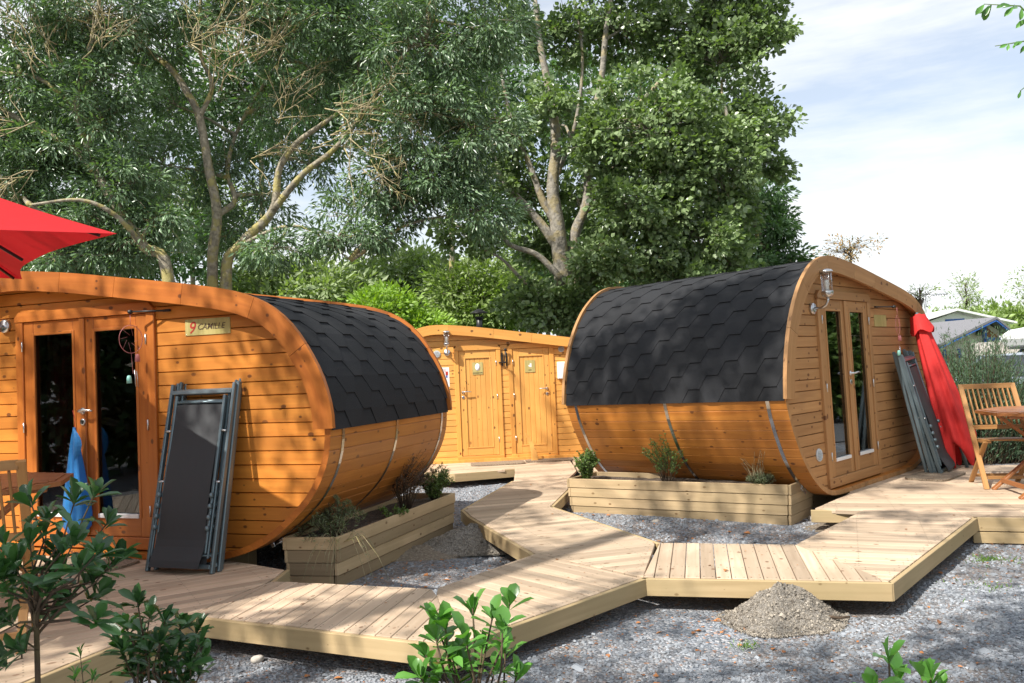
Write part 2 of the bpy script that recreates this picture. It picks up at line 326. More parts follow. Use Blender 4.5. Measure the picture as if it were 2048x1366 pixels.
    def prism(s, poly, z0, z1, g=(1, 0, 0), rnd=None, mi=0, M3=None):
        """poly of 2D pts extruded along local z between z0,z1; M3 maps (a,b,c)->world"""
        f = M3 or (lambda a, b, c: Vector((a, b, c))); n = len(poly)
        P = [f(a, b, z0) for a, b in poly] + [f(a, b, z1) for a, b in poly]
        Fc = [tuple(range(n))[::-1], tuple(range(n, 2*n))] + [(i, (i+1) % n, n+(i+1) % n, n+i) for i in range(n)]
        g = Vector(g).normalized(); ref = Vector((0, 0, 1)) if abs(g.z) < .8 else Vector((1, 0, 0)); wv = g.cross(ref).normalized(); tv = g.cross(wv)
        s.hull(P, Fc, g, wv, tv, rnd, mi)
    def tube(s, pts, rad, n=8, rnd=None, mi=0, cap=True):
        pts = [Vector(p) for p in pts]; k = len(pts)
        if isinstance(rad, (int, float)): rad = [rad]*k
        P = []; prev = None
        for i in range(k):
            d = (pts[min(i+1, k-1)]-pts[max(i-1, 0)]).normalized()
            if prev is None: x = d.cross(Vector((0, 0, 1))); x = x if x.length > .05 else d.cross(Vector((1, 0, 0)))
            else: x = prev - d*prev.dot(d)
            x.normalize(); prev = x; y = d.cross(x)
            P += [pts[i] + (x*math.cos(2*math.pi*j/n) + y*math.sin(2*math.pi*j/n))*rad[i] for j in range(n)]
        Fc = [(i*n+j, i*n+(j+1) % n, (i+1)*n+(j+1) % n, (i+1)*n+j) for i in range(k-1) for j in range(n)]
        if cap: Fc += [tuple(range(n))[::-1], tuple((k-1)*n+j for j in range(n))]
        s.hull(P, Fc, (0, 0, 1), (1, 0, 0), (0, 1, 0), rnd, mi, True)
    def lathe(s, prof, c=(0, 0, 0), n=20, axis=(0, 0, 1), rnd=None, mi=0, wob=None):
        ax = Vector(axis).normalized(); x = ax.cross(Vector((0, 1, 0))); x = x if x.length > .1 else ax.cross(Vector((1, 0, 0))); x.normalize(); y = ax.cross(x); c = Vector(c)
        P = []
        for r, z in prof:
            for j in range(n):
                a = 2*math.pi*j/n; rr = r*(wob(a, z) if wob else 1); P.append(c + ax*z + (x*math.cos(a)+y*math.sin(a))*rr)
        k = len(prof); Fc = [(i*n+j, i*n+(j+1) % n, (i+1)*n+(j+1) % n, (i+1)*n+j) for i in range(k-1) for j in range(n)]
        Fc += [tuple(range(n))[::-1], tuple((k-1)*n+j for j in range(n))]
        s.hull(P, Fc, ax, x, y, rnd, mi, True)
    def build(s, name, mats, parent=None, **tg):
        me = bpy.data.meshes.new(name); me.from_pydata(s.v, [], s.f)
        if not isinstance(mats, (list, tuple)): mats = [mats]
        for m_ in mats: me.materials.append(M[m_] if isinstance(m_, str) else m_)
        ul = me.uv_layers.new(name='UVMap'); ul.data.foreach_set('uv', np.array([c for f in s.uv for p in f for c in p], dtype=np.float32))
        a = me.attributes.new('rnd', 'FLOAT', 'FACE'); a.data.foreach_set('value', np.array(s.r, dtype=np.float32))
        me.polygons.foreach_set('material_index', np.array(s.mi, dtype=np.int32)); me.polygons.foreach_set('use_smooth', np.array(s.sm, dtype=bool))
        me.update()
        o = bpy.data.objects.new(name, me); col.objects.link(o)
        if parent: o.parent = parent
        return tag(o, **tg) if tg else o
def children(o): return [c for c in bpy.data.objects if c.parent == o]
def copy_tree(o, parent=None):
    c = o.copy(); col.objects.link(c); c.parent = parent
    for ch in children(o): copy_tree(ch, c)
    return c
def text(body, size, parent, mtl, matrix, name='lettering', extr=.001, align='CENTER', shear=0):
    cu = bpy.data.curves.new(name, 'FONT'); cu.body = body; cu.size = size; cu.extrude = extr; cu.align_x = align; cu.align_y = 'CENTER'; cu.shear = shear; cu.offset = .0006
    t = bpy.data.objects.new('tmp', cu); col.objects.link(t); bpy.context.view_layer.update()
    me = bpy.data.meshes.new_from_object(t.evaluated_get(bpy.context.evaluated_depsgraph_get())); bpy.data.objects.remove(t)
    me.materials.clear(); me.materials.append(M[mtl]); o = bpy.data.objects.new(name, me); col.objects.link(o); o.parent = parent; o.matrix_local = matrix
    return o

# instanced leaf-shaped faces merged in one numpy mesh
def inst_mesh(name, tmpl_v, tmpl_f, pos, X, Y, Z, scale, rnd, mtl, parent=None, extra=None, smooth=True):
    """tmpl_v (k,3); faces list of equal-length tuples; frames X,Y,Z (n,3)"""
    tv = np.array(tmpl_v, float); n = len(pos); k = len(tv); tf = np.array(tmpl_f)
    sc = scale.reshape(-1, 1, 1) if scale.ndim == 1 else scale[:, None, :]
    t = tv[None]*sc
    V = pos[:, None, :] + t[..., 0:1]*X[:, None, :] + t[..., 1:2]*Y[:, None, :] + t[..., 2:3]*Z[:, None, :]
    Fi = (tf[None] + (np.arange(n)*k)[:, None, None]).reshape(-1, tf.shape[1])
    me = bpy.data.meshes.new(name); me.vertices.add(n*k); me.vertices.foreach_set('co', V.reshape(-1).astype(np.float32))
    nf = len(Fi); me.loops.add(nf*tf.shape[1]); me.loops.foreach_set('vertex_index', Fi.reshape(-1).astype(np.int32))
    me.polygons.add(nf); me.polygons.foreach_set('loop_start', (np.arange(nf)*tf.shape[1]).astype(np.int32))
    try: me.polygons.foreach_set('loop_total', np.full(nf, tf.shape[1], np.int32))
    except Exception: pass
    me.polygons.foreach_set('use_smooth', np.full(nf, smooth))
    a = me.attributes.new('rnd', 'FLOAT', 'FACE'); a.data.foreach_set('value', np.repeat(rnd, len(tf)).astype(np.float32))
    me.materials.append(M[mtl]); me.update(calc_edges=True); me.validate()
    o = bpy.data.objects.new(name, me); col.objects.link(o)
    if parent: o.parent = parent
    return o
def unit(a): return a/np.maximum(np.linalg.norm(a, axis=-1, keepdims=True), 1e-9)
LEAF_T = [(0, 0, 0), (.5, .45, .10), (0, 1, 0), (-.5, .45, .10)]; LEAF_F = [(0, 1, 2), (0, 2, 3)]
BROAD_T = [(0, 0, 0), (.42, .25, .08), (.5, .55, .1), (0, 1, -.05), (-.5, .55, .1), (-.42, .25, .08)]; BROAD_F = [(0, 1, 2, 3), (0, 3, 4, 5)]
def leaves(name, pos, axis, up, Ls, Ws, mtl, parent=None, broad=False, rnd=None):
    Y = unit(axis); X = unit(np.cross(Y, up)); Z = np.cross(X, Y)
    sc = np.stack([Ws, Ls, Ls], 1)
    return inst_mesh(name, BROAD_T if broad else LEAF_T, BROAD_F if broad else LEAF_F, pos, X, Y, Z, sc, rng.random(len(pos)) if rnd is None else rnd, mtl, parent)

# ------------------------------------------------------------------ the setting
def sheet(name, pts, z, mtl, sub=0, disp=None):
    mb = MB(); mb.face([(x, y, z) for x, y in pts], rnd=.5); return tag(mb.build(name, mtl), kind='structure')
# gravel ground: fine grid near, then out to the horizon
def ground():
    xs = [-900, -200, -60, -25, -12] + list(np.arange(-8, 10.01, .16)) + [14, 25, 60, 200, 900]
    ys = [-200, -40, -15, -6] + list(np.arange(0, 13.01, .16)) + [16, 22, 40, 90, 300, 1500]
    X, Y = np.meshgrid(xs, ys); Z = np.zeros_like(X)
    near = (np.abs(X) < 9) & (Y > -1) & (Y < 13)
    for k, (fx, fy, ph, a) in enumerate([(.9, .7, .3, .012), (2.1, 1.3, 1.7, .009), (3.7, 4.1, 2.2, .006), (.5, 1.9, 4, .01)]):
        Z += near*a*np.sin(fx*X+fy*Y+ph)
    nx, ny = len(xs), len(ys); me = bpy.data.meshes.new('ground')
    V = np.stack([X, Y, Z], -1).reshape(-1, 3)
    me.from_pydata(V.tolist(), [], [(j*nx+i, j*nx+i+1, (j+1)*nx+i+1, (j+1)*nx+i) for j in range(ny-1) for i in range(nx-1)])
    me.materials.append(M['gravel']); me.polygons.foreach_set('use_smooth', [True]*len(me.polygons))
    o = bpy.data.objects.new('ground', me); col.objects.link(o); return tag(o, kind='structure')
ground()
sheet('grass_field', [(-300, 19), (300, 19), (300, 400), (-300, 400)], .03, 'field')
sheet('road', [(9.5, -12), (14.5, -12), (15.5, 17), (10.5, 17)], .02, 'asphalt')
def hills():
    mb = MB(); n = 60
    for i in range(n):
        for j in range(4):
            pass
    X = np.linspace(-60, 260, n); prof = [(0, -1), (10, .9), (30, 1.6), (60, 1.2)]
    P = [[(x, 150+d, max(-.5, h*(3.0+1.6*math.sin(x*.03+1)+.7*math.sin(x*.11)))) for x in X] for d, h in prof]
    for j in range(3):
        for i in range(n-1): mb.face([P[j][i], P[j][i+1], P[j+1][i+1], P[j+1][i]], sm=True)
    return tag(mb.build('hills', 'field'), kind='structure')
hills()

# ---- wooden decks: strips of boards clipped to a polygon
DZ = .2
def poly_hits(poly, g, w_, s):
    """intervals along g where the line {p.w_=s} lies inside poly"""
    hits = []
    for i in range(len(poly)):
        a = Vector(poly[i]); b = Vector(poly[(i+1) % len(poly)]); da = a.dot(w_)-s; db = b.dot(w_)-s
        if (da > 0) != (db > 0): t = da/(da-db); hits.append((a+(b-a)*t).dot(g))
    hits.sort(); return [(hits[i], hits[i+1]) for i in range(0, len(hits)-1, 2)]
def deck(name, poly, ang, fascia=(), bw=.092, gap=.005, th=.028):
    mb = MB(); g = Vector((math.cos(R_(ang)), math.sin(R_(ang)))); w_ = Vector((-g.y, g.x))
    ss = [Vector(p).dot(w_) for p in poly]; s = min(ss)-random.random()*bw; G3 = (g.x, g.y, 0); W3 = (w_.x, w_.y, 0)
    while s < max(ss):
        a0 = max(s, min(ss)+.001); a1 = min(s+bw-gap, max(ss)-.001)
        if a1 - a0 > .004:
            h0 = poly_hits(poly, g, w_, a0); h1 = poly_hits(poly, g, w_, a1)
            if len(h0) != len(h1):
                hm = poly_hits(poly, g, w_, (a0+a1)/2); h0 = h1 = hm
            for (u0, u1), (v0, v1) in zip(h0, h1):
                # break very long boards
                cuts = [0, 1]
                if u1-u0 > 3.6: cuts = [0, random.uniform(.35, .65), 1]
                for c0, c1 in zip(cuts, cuts[1:]):
                    e = .002/max(.1, u1-u0)
                    q = [(u0+(u1-u0)*(c0+e), a0), (u0+(u1-u0)*(c1-e), a0), (v0+(v1-v0)*(c1-e), a1), (v0+(v1-v0)*(c0+e), a1)]
                    if q[1][0]-q[0][0] < .01 and q[2][0]-q[3][0] < .01: continue
                    dz = random.uniform(-.0012, .0012); zt = DZ+dz; c = .003
                    cx = sum(p[0] for p in q)/4; cy = (a0+a1)/2
                    def P(u, v, z): return Vector((g.x*u+w_.x*v, g.y*u+w_.y*v, z))
                    bot = [P(u, v, zt-th) for u, v in q]; mid = [P(u, v, zt-c) for u, v in q]
                    top = [P(u + (c if u < cx else -c), v+(c if v < cy else -c), zt) for u, v in q]
                    Fc = [(3, 2, 1, 0)] + [(i, (i+1) % 4, 4+(i+1) % 4, 4+i) for i in range(4)] + [(4+i, 4+(i+1) % 4, 8+(i+1) % 4, 8+i) for i in range(4)] + [(8, 9, 10, 11)]
                    mb.hull(bot+mid+top, Fc, G3, W3, (0, 0, 1))
                    if bw > .06 and a1-a0 > .06:
                        ulo = max(q[0][0], q[3][0])+.03; uhi = min(q[1][0], q[2][0])-.03; uu = math.ceil(ulo/.45)*.45
                        for us in [ulo]+[uu+.45*k for k in range(int(max(0, uhi-uu)/.45)+1) if uhi > uu]+[uhi]:
                            if us < ulo-.001 or us > uhi+.001: continue
                            for vs in (a0+.018, a1-.018): mb.face([P(us-.0035, vs-.0035, zt+.0008), P(us+.0035, vs-.0035, zt+.0008), P(us+.0035, vs+.0035, zt+.0008), P(us-.0035, vs+.0035, zt+.0008)], mi=1)
        s += bw
    o = mb.build(name, ['deck', 'screw']); tag(o, kind='structure')
    for (a, b, z0, z1) in fascia:
        f = MB(); a = Vector(a); b = Vector(b); d = (b-a).normalized(); nrm = Vector((d.y, -d.x)); c = (a+b)/2 + nrm*.0165
        f.obox((c.x, c.y, (z0+z1)/2), (d.x, d.y, 0), (nrm.x, nrm.y, 0), (0, 0, 1), (b-a).length+.03, .03, z1-z0, 0, None, 0, .003)
        f.build('edge_beam', 'beam', o)
    # joists below, set back, so the void under the deck is not empty
    return o
P_termc = (-1.89, 4.71); A2 = (-.34, 4.0); A3 = (.74, 5.10); A4 = (2.09, 4.77); A5 = (3.54, 6.50)
l6 = (-1.63, 5.40); l7 = (-1.62, 5.70); l5 = (-.53, 5.03); l4 = (.10, 5.86); l3 = (-.43, 7.46); l2 = (-.52, 7.85); l1 = (-.05, 9.70)
n4 = (.98, 6.05); n6 = (.29, 7.81); n7 = (.53, 8.88); n3 = (1.91, 5.80); n2 = (2.89, 6.98); n1 = (2.50, 7.10)
fz = (.092, .196)
# keep-out: beam pieces run on the camera-side edges (outward normal to the right of a->b)
deck('deck_left', [P_termc, l6, l7, (-2.3, 6.2), (-3.4, 6.75), (-6.5, 7.9), (-6.5, 2.0), (-2.92, 1.95)], 31,
     [((-2.92, 1.95), P_termc, *fz), (l6, l7, *fz), ((-2.92, 1.95), P_termc, 0.0, .085)])
deck('path', [P_termc, A2, l5, l6], 77, [(P_termc, A2, *fz)])
deck('path', [A2, A3, l4, l5], -48.5, [(A2, A3, *fz)])
deck('path', [l4, A3, n4, n6, l2, l3], 15, [(l3, l4, *fz), (l2, l3, *fz), (n4, n6, .1, .196)])
deck('path', [l2, n6, n7, (.60, 9.75), (.74, 10.4), (.74, 12.6), (-1.9, 12.6), (-1.9, 11.0), (-1.2, 10.98), (-.80, 10.66), (-.03, 10.92), l1], 12,
     [((-1.2, 10.98), (-.80, 10.66), *fz), ((-.80, 10.66), (-.03, 10.92), *fz), (l1, l2, *fz), (n6, n7, .1, .196)])
deck('path', [A3, A4, n3, n4], 77.5, [(A3, A4, *fz)])
deck('deck_right', [A4, A5, n2, n3], -22, [(A4, A5, *fz)])
deck('deck_right', [n1, A5, (9.0, 4.75), (10.0, 7.8), (4.2, 9.65), (3.05, 7.75)], -17.5, [(A5, (9.0, 4.75), *fz), (A5, (9.0, 4.75), 0.0, .085), (n1, n2, *fz)])
deck('path', [(.76, 10.4), (1.0, 9.75), (1.55, 9.3), (3.2, 10.4), (3.2, 12.6), (.76, 12.6)], 12, [])

# ------------------------------------------------------------------ the barrel cabins
UP = [(-.84, .95), (-.815, 1.15), (-.76, 1.37), (-.66, 1.62), (-.52, 1.84), (-.36, 2.01), (-.13, 2.165), (.12, 2.24), (.38, 2.25), (.66, 2.225), (.96, 2.19), (1.63, 2.09), (2.19, 2.0), (2.49, 1.93), (2.72, 1.83), (2.90, 1.68), (3.03, 1.50), (3.13, 1.31), (3.19, 1.10), (3.20, .95)]
LOW = [(3.165, .95), (3.145, .78), (3.09, .62), (2.99, .46), (2.86, .33), (2.68, .19), (2.48, .09), (2.27, .03), (2.05, .0), (1.6, 0), (1.1, 0), (.6, 0), (.3, 0), (.03, .015), (-.15, .07), (-.34, .19), (-.52, .37), (-.66, .59), (-.75, .78), (-.80, .95)]
def spline(P, n=10):
    P = [np.array(p, float) for p in P]; Q = [2*P[0]-P[1]] + P + [2*P[-1]-P[-2]]; out = []
    for i in range(1, len(Q)-2):
        for k in range(n):
            t = k/n; out.append(.5*((2*Q[i]) + (-Q[i-1]+Q[i+1])*t + (2*Q[i-1]-5*Q[i]+4*Q[i+1]-Q[i+2])*t*t + (-Q[i-1]+3*Q[i]-3*Q[i+1]+Q[i+2])*t**3))
    out.append(P[-1]); return np.array(out)
def resample(P, step=None, n=None):
    d = np.concatenate([[0], np.cumsum(np.linalg.norm(np.diff(P, axis=0), axis=1))])
    n = n or max(2, int(round(d[-1]/step))); s = np.linspace(0, d[-1], n+1)
    return np.stack([np.interp(s, d, P[:, 0]), np.interp(s, d, P[:, 1])], 1), d[-1]
def offset(P, o):
    """move polyline along its left normal by o"""
    t = np.gradient(P, axis=0); t = unit(t); nrm = np.stack([-t[:, 1], t[:, 0]], 1); return P + nrm*o
upc = spline(UP); lowc = spline(LOW)            # up runs left eave -> over -> right eave: left normal points outward
body_up = offset(upc, -.038)
def xrange_at(z, inset=.05):
    """inner width of the facade at height z"""
    P = np.concatenate([body_up, lowc]); xs = []
    for i in range(len(P)):
        a = P[i]; b = P[(i+1) % len(P)]
        if (a[1] > z) != (b[1] > z): xs.append(a[0]+(b[0]-a[0])*(z-a[1])/(b[1]-a[1]))
    if len(xs) < 2: return None
    return min(xs)+inset, max(xs)-inset
def strip_solid(mb, inner, outer, y0, y1, seg, gap=.0015, mi=0, fwd=True):
    """curved planks in the facade plane, between two polylines (same n), split into seg groups"""
    n = len(inner)-1
    for k in range(seg):
        a = int(round(k*n/seg)); b = int(round((k+1)*n/seg)); rnd = random.random()
        P = []; ou = rnd*37; dist = 0; uvs = []
        for i in range(a, b+1):
            pi = np.array(inner[i], float); po = np.array(outer[i], float)
            tt = np.array(inner[min(i+1, n)])-np.array(inner[max(i-1, 0)]); tt = tt/np.linalg.norm(tt)
            sh = gap if i == a else (-gap if i == b else 0)
            pi = pi+tt*sh; po = po+tt*sh
            if i > a: dist += np.linalg.norm(po-last)
            last = po
            P.append([(pi[0], y0, pi[1]), (po[0], y0, po[1]), (po[0], y1, po[1]), (pi[0], y1, pi[1])]); uvs.append(dist)
        c = len(P)
        def q(i0, i1, a_, b_, va, vb):
            mb.face([P[i0][a_], P[i0][b_], P[i1][b_], P[i1][a_]], [(uvs[i0]+ou, va+ou), (uvs[i0]+ou, vb+ou), (uvs[i1]+ou, vb+ou), (uvs[i1]+ou, va+ou)], rnd, mi)
        for i in range(c-1):
            q(i, i+1, 0, 1, 0, .13); q(i, i+1, 1, 2, .13, .3); q(i, i+1, 2, 3, .3, .43); q(i, i+1, 3, 0, .43, .6)
        mb.face(P[0][::-1], [(ou, 0), (ou, .1), (ou+.1, .1), (ou+.1, 0)], rnd, mi); mb.face(P[-1], [(ou, 0), (ou, .1), (ou+.1, .1), (ou+.1, 0)], rnd, mi)
def cabin(loc, ang, tilt, D, sc, wm, tm, sm_, label, openings, door_fn, extras, ext=0):
    global upc, lowc, body_up
    upc = spline([(x+(ext if x > 2 else 0), z-(ext*.15 if x > 2 and z > 1.2 else 0)) for x, z in UP]); lowc = spline([(x+(ext if x > 1.2 else 0), z) for x, z in LOW]); body_up = offset(upc, -.038)
    root = empty('barrel_cabin', loc, (-tilt, 0, ang), sc, label, 'cabin')
    RC = .10                                        # recess of the front wall behind the barrel mouth
    # staves
    ring = np.concatenate([body_up[:-1], lowc[:-1]]); rs, _ = resample(np.concatenate([ring, ring[:1]]), .098)
    mb = MB()
    for i in range(len(rs)-1):
        a, b = rs[i], rs[i+1]; t = unit(b-a); nr = np.array([-t[1], t[0]]); a2 = a+t*.0012; b2 = b-t*.0012; rnd = random.random()
        P = []
        for y in (0, D):
            for p_, o_ in ((a2, -.045), (b2, -.045), (b2, -.004), (b2-t*.004, 0), (a2+t*.004, 0), (a2, -.004)):
                v = p_+nr*o_; P.append((v[0], y, v[1]))
        Fc = [(0, 1, 2, 3, 4, 5), (11, 10, 9, 8, 7, 6)] + [(i_, 6+i_, 6+(i_+1) % 6, (i_+1) % 6) for i_ in range(6)]
        mb.hull(P, Fc, (0, 1, 0), (t[0], 0, t[1]), (nr[0], 0, nr[1]), rnd); mb.mi[-8] = mb.mi[-7] = 1
    mb.build('barrel_wall', [sm_, tm], root)
    # arch trims front and back
    for nm, y0, y1 in (('front_arch', -.035, .0), ('back_arch', D, D+.035)):
        mb = MB(); U, _ = resample(upc, n=60); I = offset(U, -.155); strip_solid(mb, I, U, y0, y1, 9)
        mb.build(nm, tm, root)
    # soffit lip behind the arch's outer edge (the arch stands over the shingles)
    # front wall cladding
    mb = MB(); pitch = .1; z = -.02+.012
    k = 0
    while z < 2.15:
        za, zb = max(z, .012), min(z+pitch-.0032, 2.195)
        r0 = xrange_at(za+.002); r1 = xrange_at(zb)
        if r0 and zb > za+.01:
            r1 = r1 or r0
            spans = [(r0[0], r1[0], r0[1], r1[1])]
            for (ox0, ox1, oz0, oz1) in openings:
                if zb > oz0 and za < oz1:
                    new = []
                    for (a0, a1, b0, b1) in spans:
                        if b0 > ox0 and a0 < ox0: new.append((a0, a1, ox0, ox0))
                        if b0 > ox1 and a0 < ox1: new.append((ox1, ox1, b0, b1))
                        if a0 >= ox1 or b0 <= ox0: new.append((a0, a1, b0, b1))
                    spans = new
            for (a0, a1, b0, b1) in spans:
                if b0-a0 < .02: continue
                y = RC; c = .0045
                P = [(a0, y, za), (b0, y, za), (b1, y, zb), (a1, y, zb), (a0, y-.006, za), (b0, y-.006, za), (b1, y-.006, zb), (a1, y-.006, zb),
                     (a0, y-.016, za+c), (b0, y-.016, za+c), (b1, y-.016, zb-c*.6), (a1, y-.016, zb-c*.6)]
                Fc = [(0, 1, 2, 3)[::-1]] + [(i, (i+1) % 4, 4+(i+1) % 4, 4+i) for i in range(4)] + [(4+i, 4+(i+1) % 4, 8+(i+1) % 4, 8+i) for i in range(4)] + [(8, 9, 10, 11)]
                mb.hull(P, Fc, (1, 0, 0), (0, 0, 1), (0, 1, 0))
        z += pitch; k += 1
    mb.build('front_wall', wm, root)
    # back wall and inner floor
    mb = MB(); poly = [tuple(p) for p in np.concatenate([offset(body_up[::5], -.044), offset(lowc[::5], -.044)])]
    mb.prism(poly, D-.12, D-.08, M3=lambda a, b, c: Vector((a, c, b)))
    mb.build('back_wall', sm_, root)
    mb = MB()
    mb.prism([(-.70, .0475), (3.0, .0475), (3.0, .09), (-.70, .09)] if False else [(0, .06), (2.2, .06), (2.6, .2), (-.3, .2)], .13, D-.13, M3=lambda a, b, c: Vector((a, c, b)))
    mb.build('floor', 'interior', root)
    # shingles, course by course from both eaves to the ridge line
    mb = MB(); n0 = 400; C, Lt = resample(offset(body_up, .002), n=n0); s_ = np.linspace(0, Lt, n0+1)
    tn = unit(np.gradient(C, axis=0)); nn = np.stack([-tn[:, 1], tn[:, 0]], 1)
    def on(s, y, o):
        x_ = np.interp(s, s_, C[:, 0]); z_ = np.interp(s, s_, C[:, 1]); nx = np.interp(s, s_, nn[:, 0]); nz_ = np.interp(s, s_, nn[:, 1])
        if s > Lt: x_ += tn[-1, 0]*(s-Lt); z_ += tn[-1, 1]*(s-Lt)
        if s < 0: x_ += tn[0, 0]*s; z_ += tn[0, 1]*s
        return (x_+nx*o, y, z_+nz_*o)
    ex = .125; per = .38; fl = .12; dg = (per-2*fl)/2
    y_lo, y_hi = .004, D-.004
    ridge = Lt*.40
    for side in (0, 1):
        Ls = ridge if side == 0 else Lt-ridge
        nc = int(Ls/ex)+1
        for c in range(-1, nc):
            s0 = c*ex-.012; off0 = (c % 2)*per/2
            k = -1
            while True:
                yb = off0 + k*per - per/2; k += 1
                if yb > y_hi: break
                # tab outline in (y, s): lower trapezoid tab + body above
                pts = [(yb, ex), (yb+dg*.0, ex), (yb+dg, 0), (yb+dg+fl, 0), (yb+2*dg+fl, ex), (yb+per, ex), (yb+per, 2*ex+.05), (yb, 2*ex+.05)]
                pts = pts[1:]
                if c == -1: pts = [(yb, ex), (yb+per, ex), (yb+per, 2*ex+.05), (yb, 2*ex+.05)]
                rnd = random.random()
                Q = []
                for (y, s) in pts:
                    y = min(max(y, y_lo), y_hi); so = s0+s; Q.append((y, so, s))
                if max(q[0] for q in Q)-min(q[0] for q in Q) < .003: continue
                def W(y, so, s, ext):
                    lift = .015-.012*min(1, s/(2*ex+.05)); 
                    S = min(so, Ls+.02); S = S if side == 0 else Lt-S
                    return on(S, y, lift-ext)
                # split body into rows to follow the curve
                top = [W(*q, 0) for q in Q]; bot = [W(*q, .0085) for q in Q]
                m_ = len(Q)
                if m_ > 4:
                    low = [Q[0], Q[1], Q[2], Q[3], Q[4]]   # (yb,ex),(…,0),(…,0),(…,ex),(per,ex)
                    L1 = [W(*q, 0) for q in low]; 
                    mb.face(L1[:4], [(q[0], q[1]) for q in low[:4]], rnd)
                    mid = (Q[0][0], s0+1.5*ex, 1.5*ex); mid2 = (Q[4][0], s0+1.5*ex, 1.5*ex)
                    mb.face([W(*Q[0], 0), W(*Q[4], 0), W(*mid2, 0), W(*mid, 0)], None, rnd); mb.face([W(*mid, 0), W(*mid2, 0), top[5], top[6]], None, rnd)
                    for i in range(4): mb.face([bot[i], bot[i+1], top[i+1], top[i]], None, rnd)
                else:
                    mb.face(top, None, rnd); mb.face([bot[0], bot[1], top[1], top[0]], None, rnd)
    o = mb.build('shingle_roof', 'shingle', root)
    # galvanised bands round the lower barrel
    for yb in (.17, D*.5, D-.12):
        mb = MB(); Lw, _ = resample(lowc, n=56); strip = offset(Lw, .0035)
        for i in range(56):
            a, b = strip[i], strip[i+1]; y0, y1 = yb-.017, yb+.017
            mb.face([(a[0], y0, a[1]), (a[0], y1, a[1]), (b[0], y1, b[1]), (b[0], y0, b[1])], sm=True)
        for i in range(14, 56, 28):
            pass
        bo = mb.build('metal_band', 'band', root)
        for idx in (12, 44):
            mb = MB(); a, b = strip[idx], strip[idx+1]; t = unit(b-a); nr = np.array([-t[1], t[0]])
            mb.tube([(a[0]+nr[0]*.02-t[0]*.05, yb, a[1]+nr[1]*.02-t[1]*.05), (a[0]+nr[0]*.02+t[0]*.06, yb, a[1]+nr[1]*.02+t[1]*.06)], .005, 6)
            for q in (-.04, .04): mb.bar((a[0]+t[0]*q, yb, a[1]+t[1]*q), (a[0]+t[0]*q+nr[0]*.03, yb, a[1]+t[1]*q+nr[1]*.03), .03, .008, (0, 1, 0))
            mb.build('tension_bolt', 'band', bo)
    # bearers below
    for yy in (.35, D-.3): mb = MB(); mb.box((.1, yy, -.19), (2.2, yy+.1, -.002)); mb.build('bearer', 'beam', root)
    door_fn(root, RC, wm, tm, D); extras(root, RC, D)
    return root

def lever(parent, x, y, z, dirx, nm='door_handle'):
    mb = MB(); mb.lathe([(.026, 0), (.026, .008), (.012, .010), (.010, .045)], (x, y, z), 16, (0, -1, 0))
    mb.tube([(x, y-.045, z), (x+dirx*.02, y-.055, z+.004), (x+dirx*.07, y-.055, z+.010), (x+dirx*.12, y-.05, z+.004), (x+dirx*.135, y-.045, z)], [.010, .010, .009, .008, .007], 8)
    o = mb.build(nm, 'steel', parent)
    mb = MB(); mb.lathe([(.026, 0), (.026, .008), (.018, .010)], (x, y, z-.085), 16, (0, -1, 0)); k = mb.build('lock', 'steel', parent)
    mb = MB(); mb.box((x-.004, y-.013, z-.1), (x+.004, y-.0105, z-.078)); mb.build('keyhole', 'black', parent)
def hook(root, x, y, z, dirx):
    mb = MB(); mb.tube([(x, y-.10, z), (x+dirx*.12, y-.06, z), (x+dirx*.26, y-.014, z)], [.008, .007, .009], 6)
    mb.lathe([(.0, -.016), (.017, -.012), (.021, 0), (.017, .012), (.0, .016)], (x, y-.10, z), 12); mb.box((x+dirx*.26-.03, y-.02, z-.009), (x+dirx*.26+.03, y-.001, z+.009))
    return mb.build('door_holdback', 'darkmetal', root)
def wall_lamp(root, x, y, z):
    mb = MB(); mb.lathe([(.055, 0), (.055, .022), (.05, .03), (.0, .03)], (x, y, z), 24, (0, -1, 0))
    mb.tube([(x, y-.03, z), (x, y-.10, z-.002), (x, y-.145, z+.02), (x, y-.165, z+.06), (x, y-.165, z+.085)], .012, 10)
    mb.lathe([(.012, 0), (.035, .012), (.052, .03), (.055, .06), (.054, .062)], (x, y-.165, z+.085), 24)
    o = mb.build('wall_lamp', 'steel', root)
    g = MB(); g.lathe([(.046, .06), (.046, .24), (.044, .24), (.044, .06)], (x, y-.165, z+.085), 24); g.build('lamp_glass', 'clear', o)
    g = MB(); g.lathe([(.014, .06), (.016, .09), (.026, .13), (.020, .16), (.004, .172)], (x, y-.165, z+.085), 16); g.build('bulb', 'bulb', o)
    g = MB(); g.lathe([(.062, .238), (.064, .244), (.05, .262), (.012, .272), (.0, .272)], (x, y-.165, z+.085), 24); g.build('lamp_cap', 'steel', o)
    g = MB()
    for k in range(4):
        a = math.pi/4+k*math.pi/2; g.tube([(x+.05*math.cos(a), y-.165+.05*math.sin(a), z+.145), (x+.05*math.cos(a), y-.165+.05*math.sin(a), z+.325)], .002, 4)
    g.build('lamp_rod', 'steel', o)
def vent(root, x, y, z, r=.06):
    mb = MB(); mb.lathe([(r, 0), (r, .012), (r*.92, .018), (r*.86, .012), (0, .010)], (x, y, z), 28, (0, -1, 0))
    for k in range(-3, 4):
        h = k*r*.22; wd = math.sqrt(max(0, (r*.8)**2-h*h)); mb.obox((x, y-.017, z+h), (1, 0, 0), (0, 1, .6), (0, -.6, 1), 2*wd, .012, .003)
    return mb.build('vent_grille', 'vent', root)
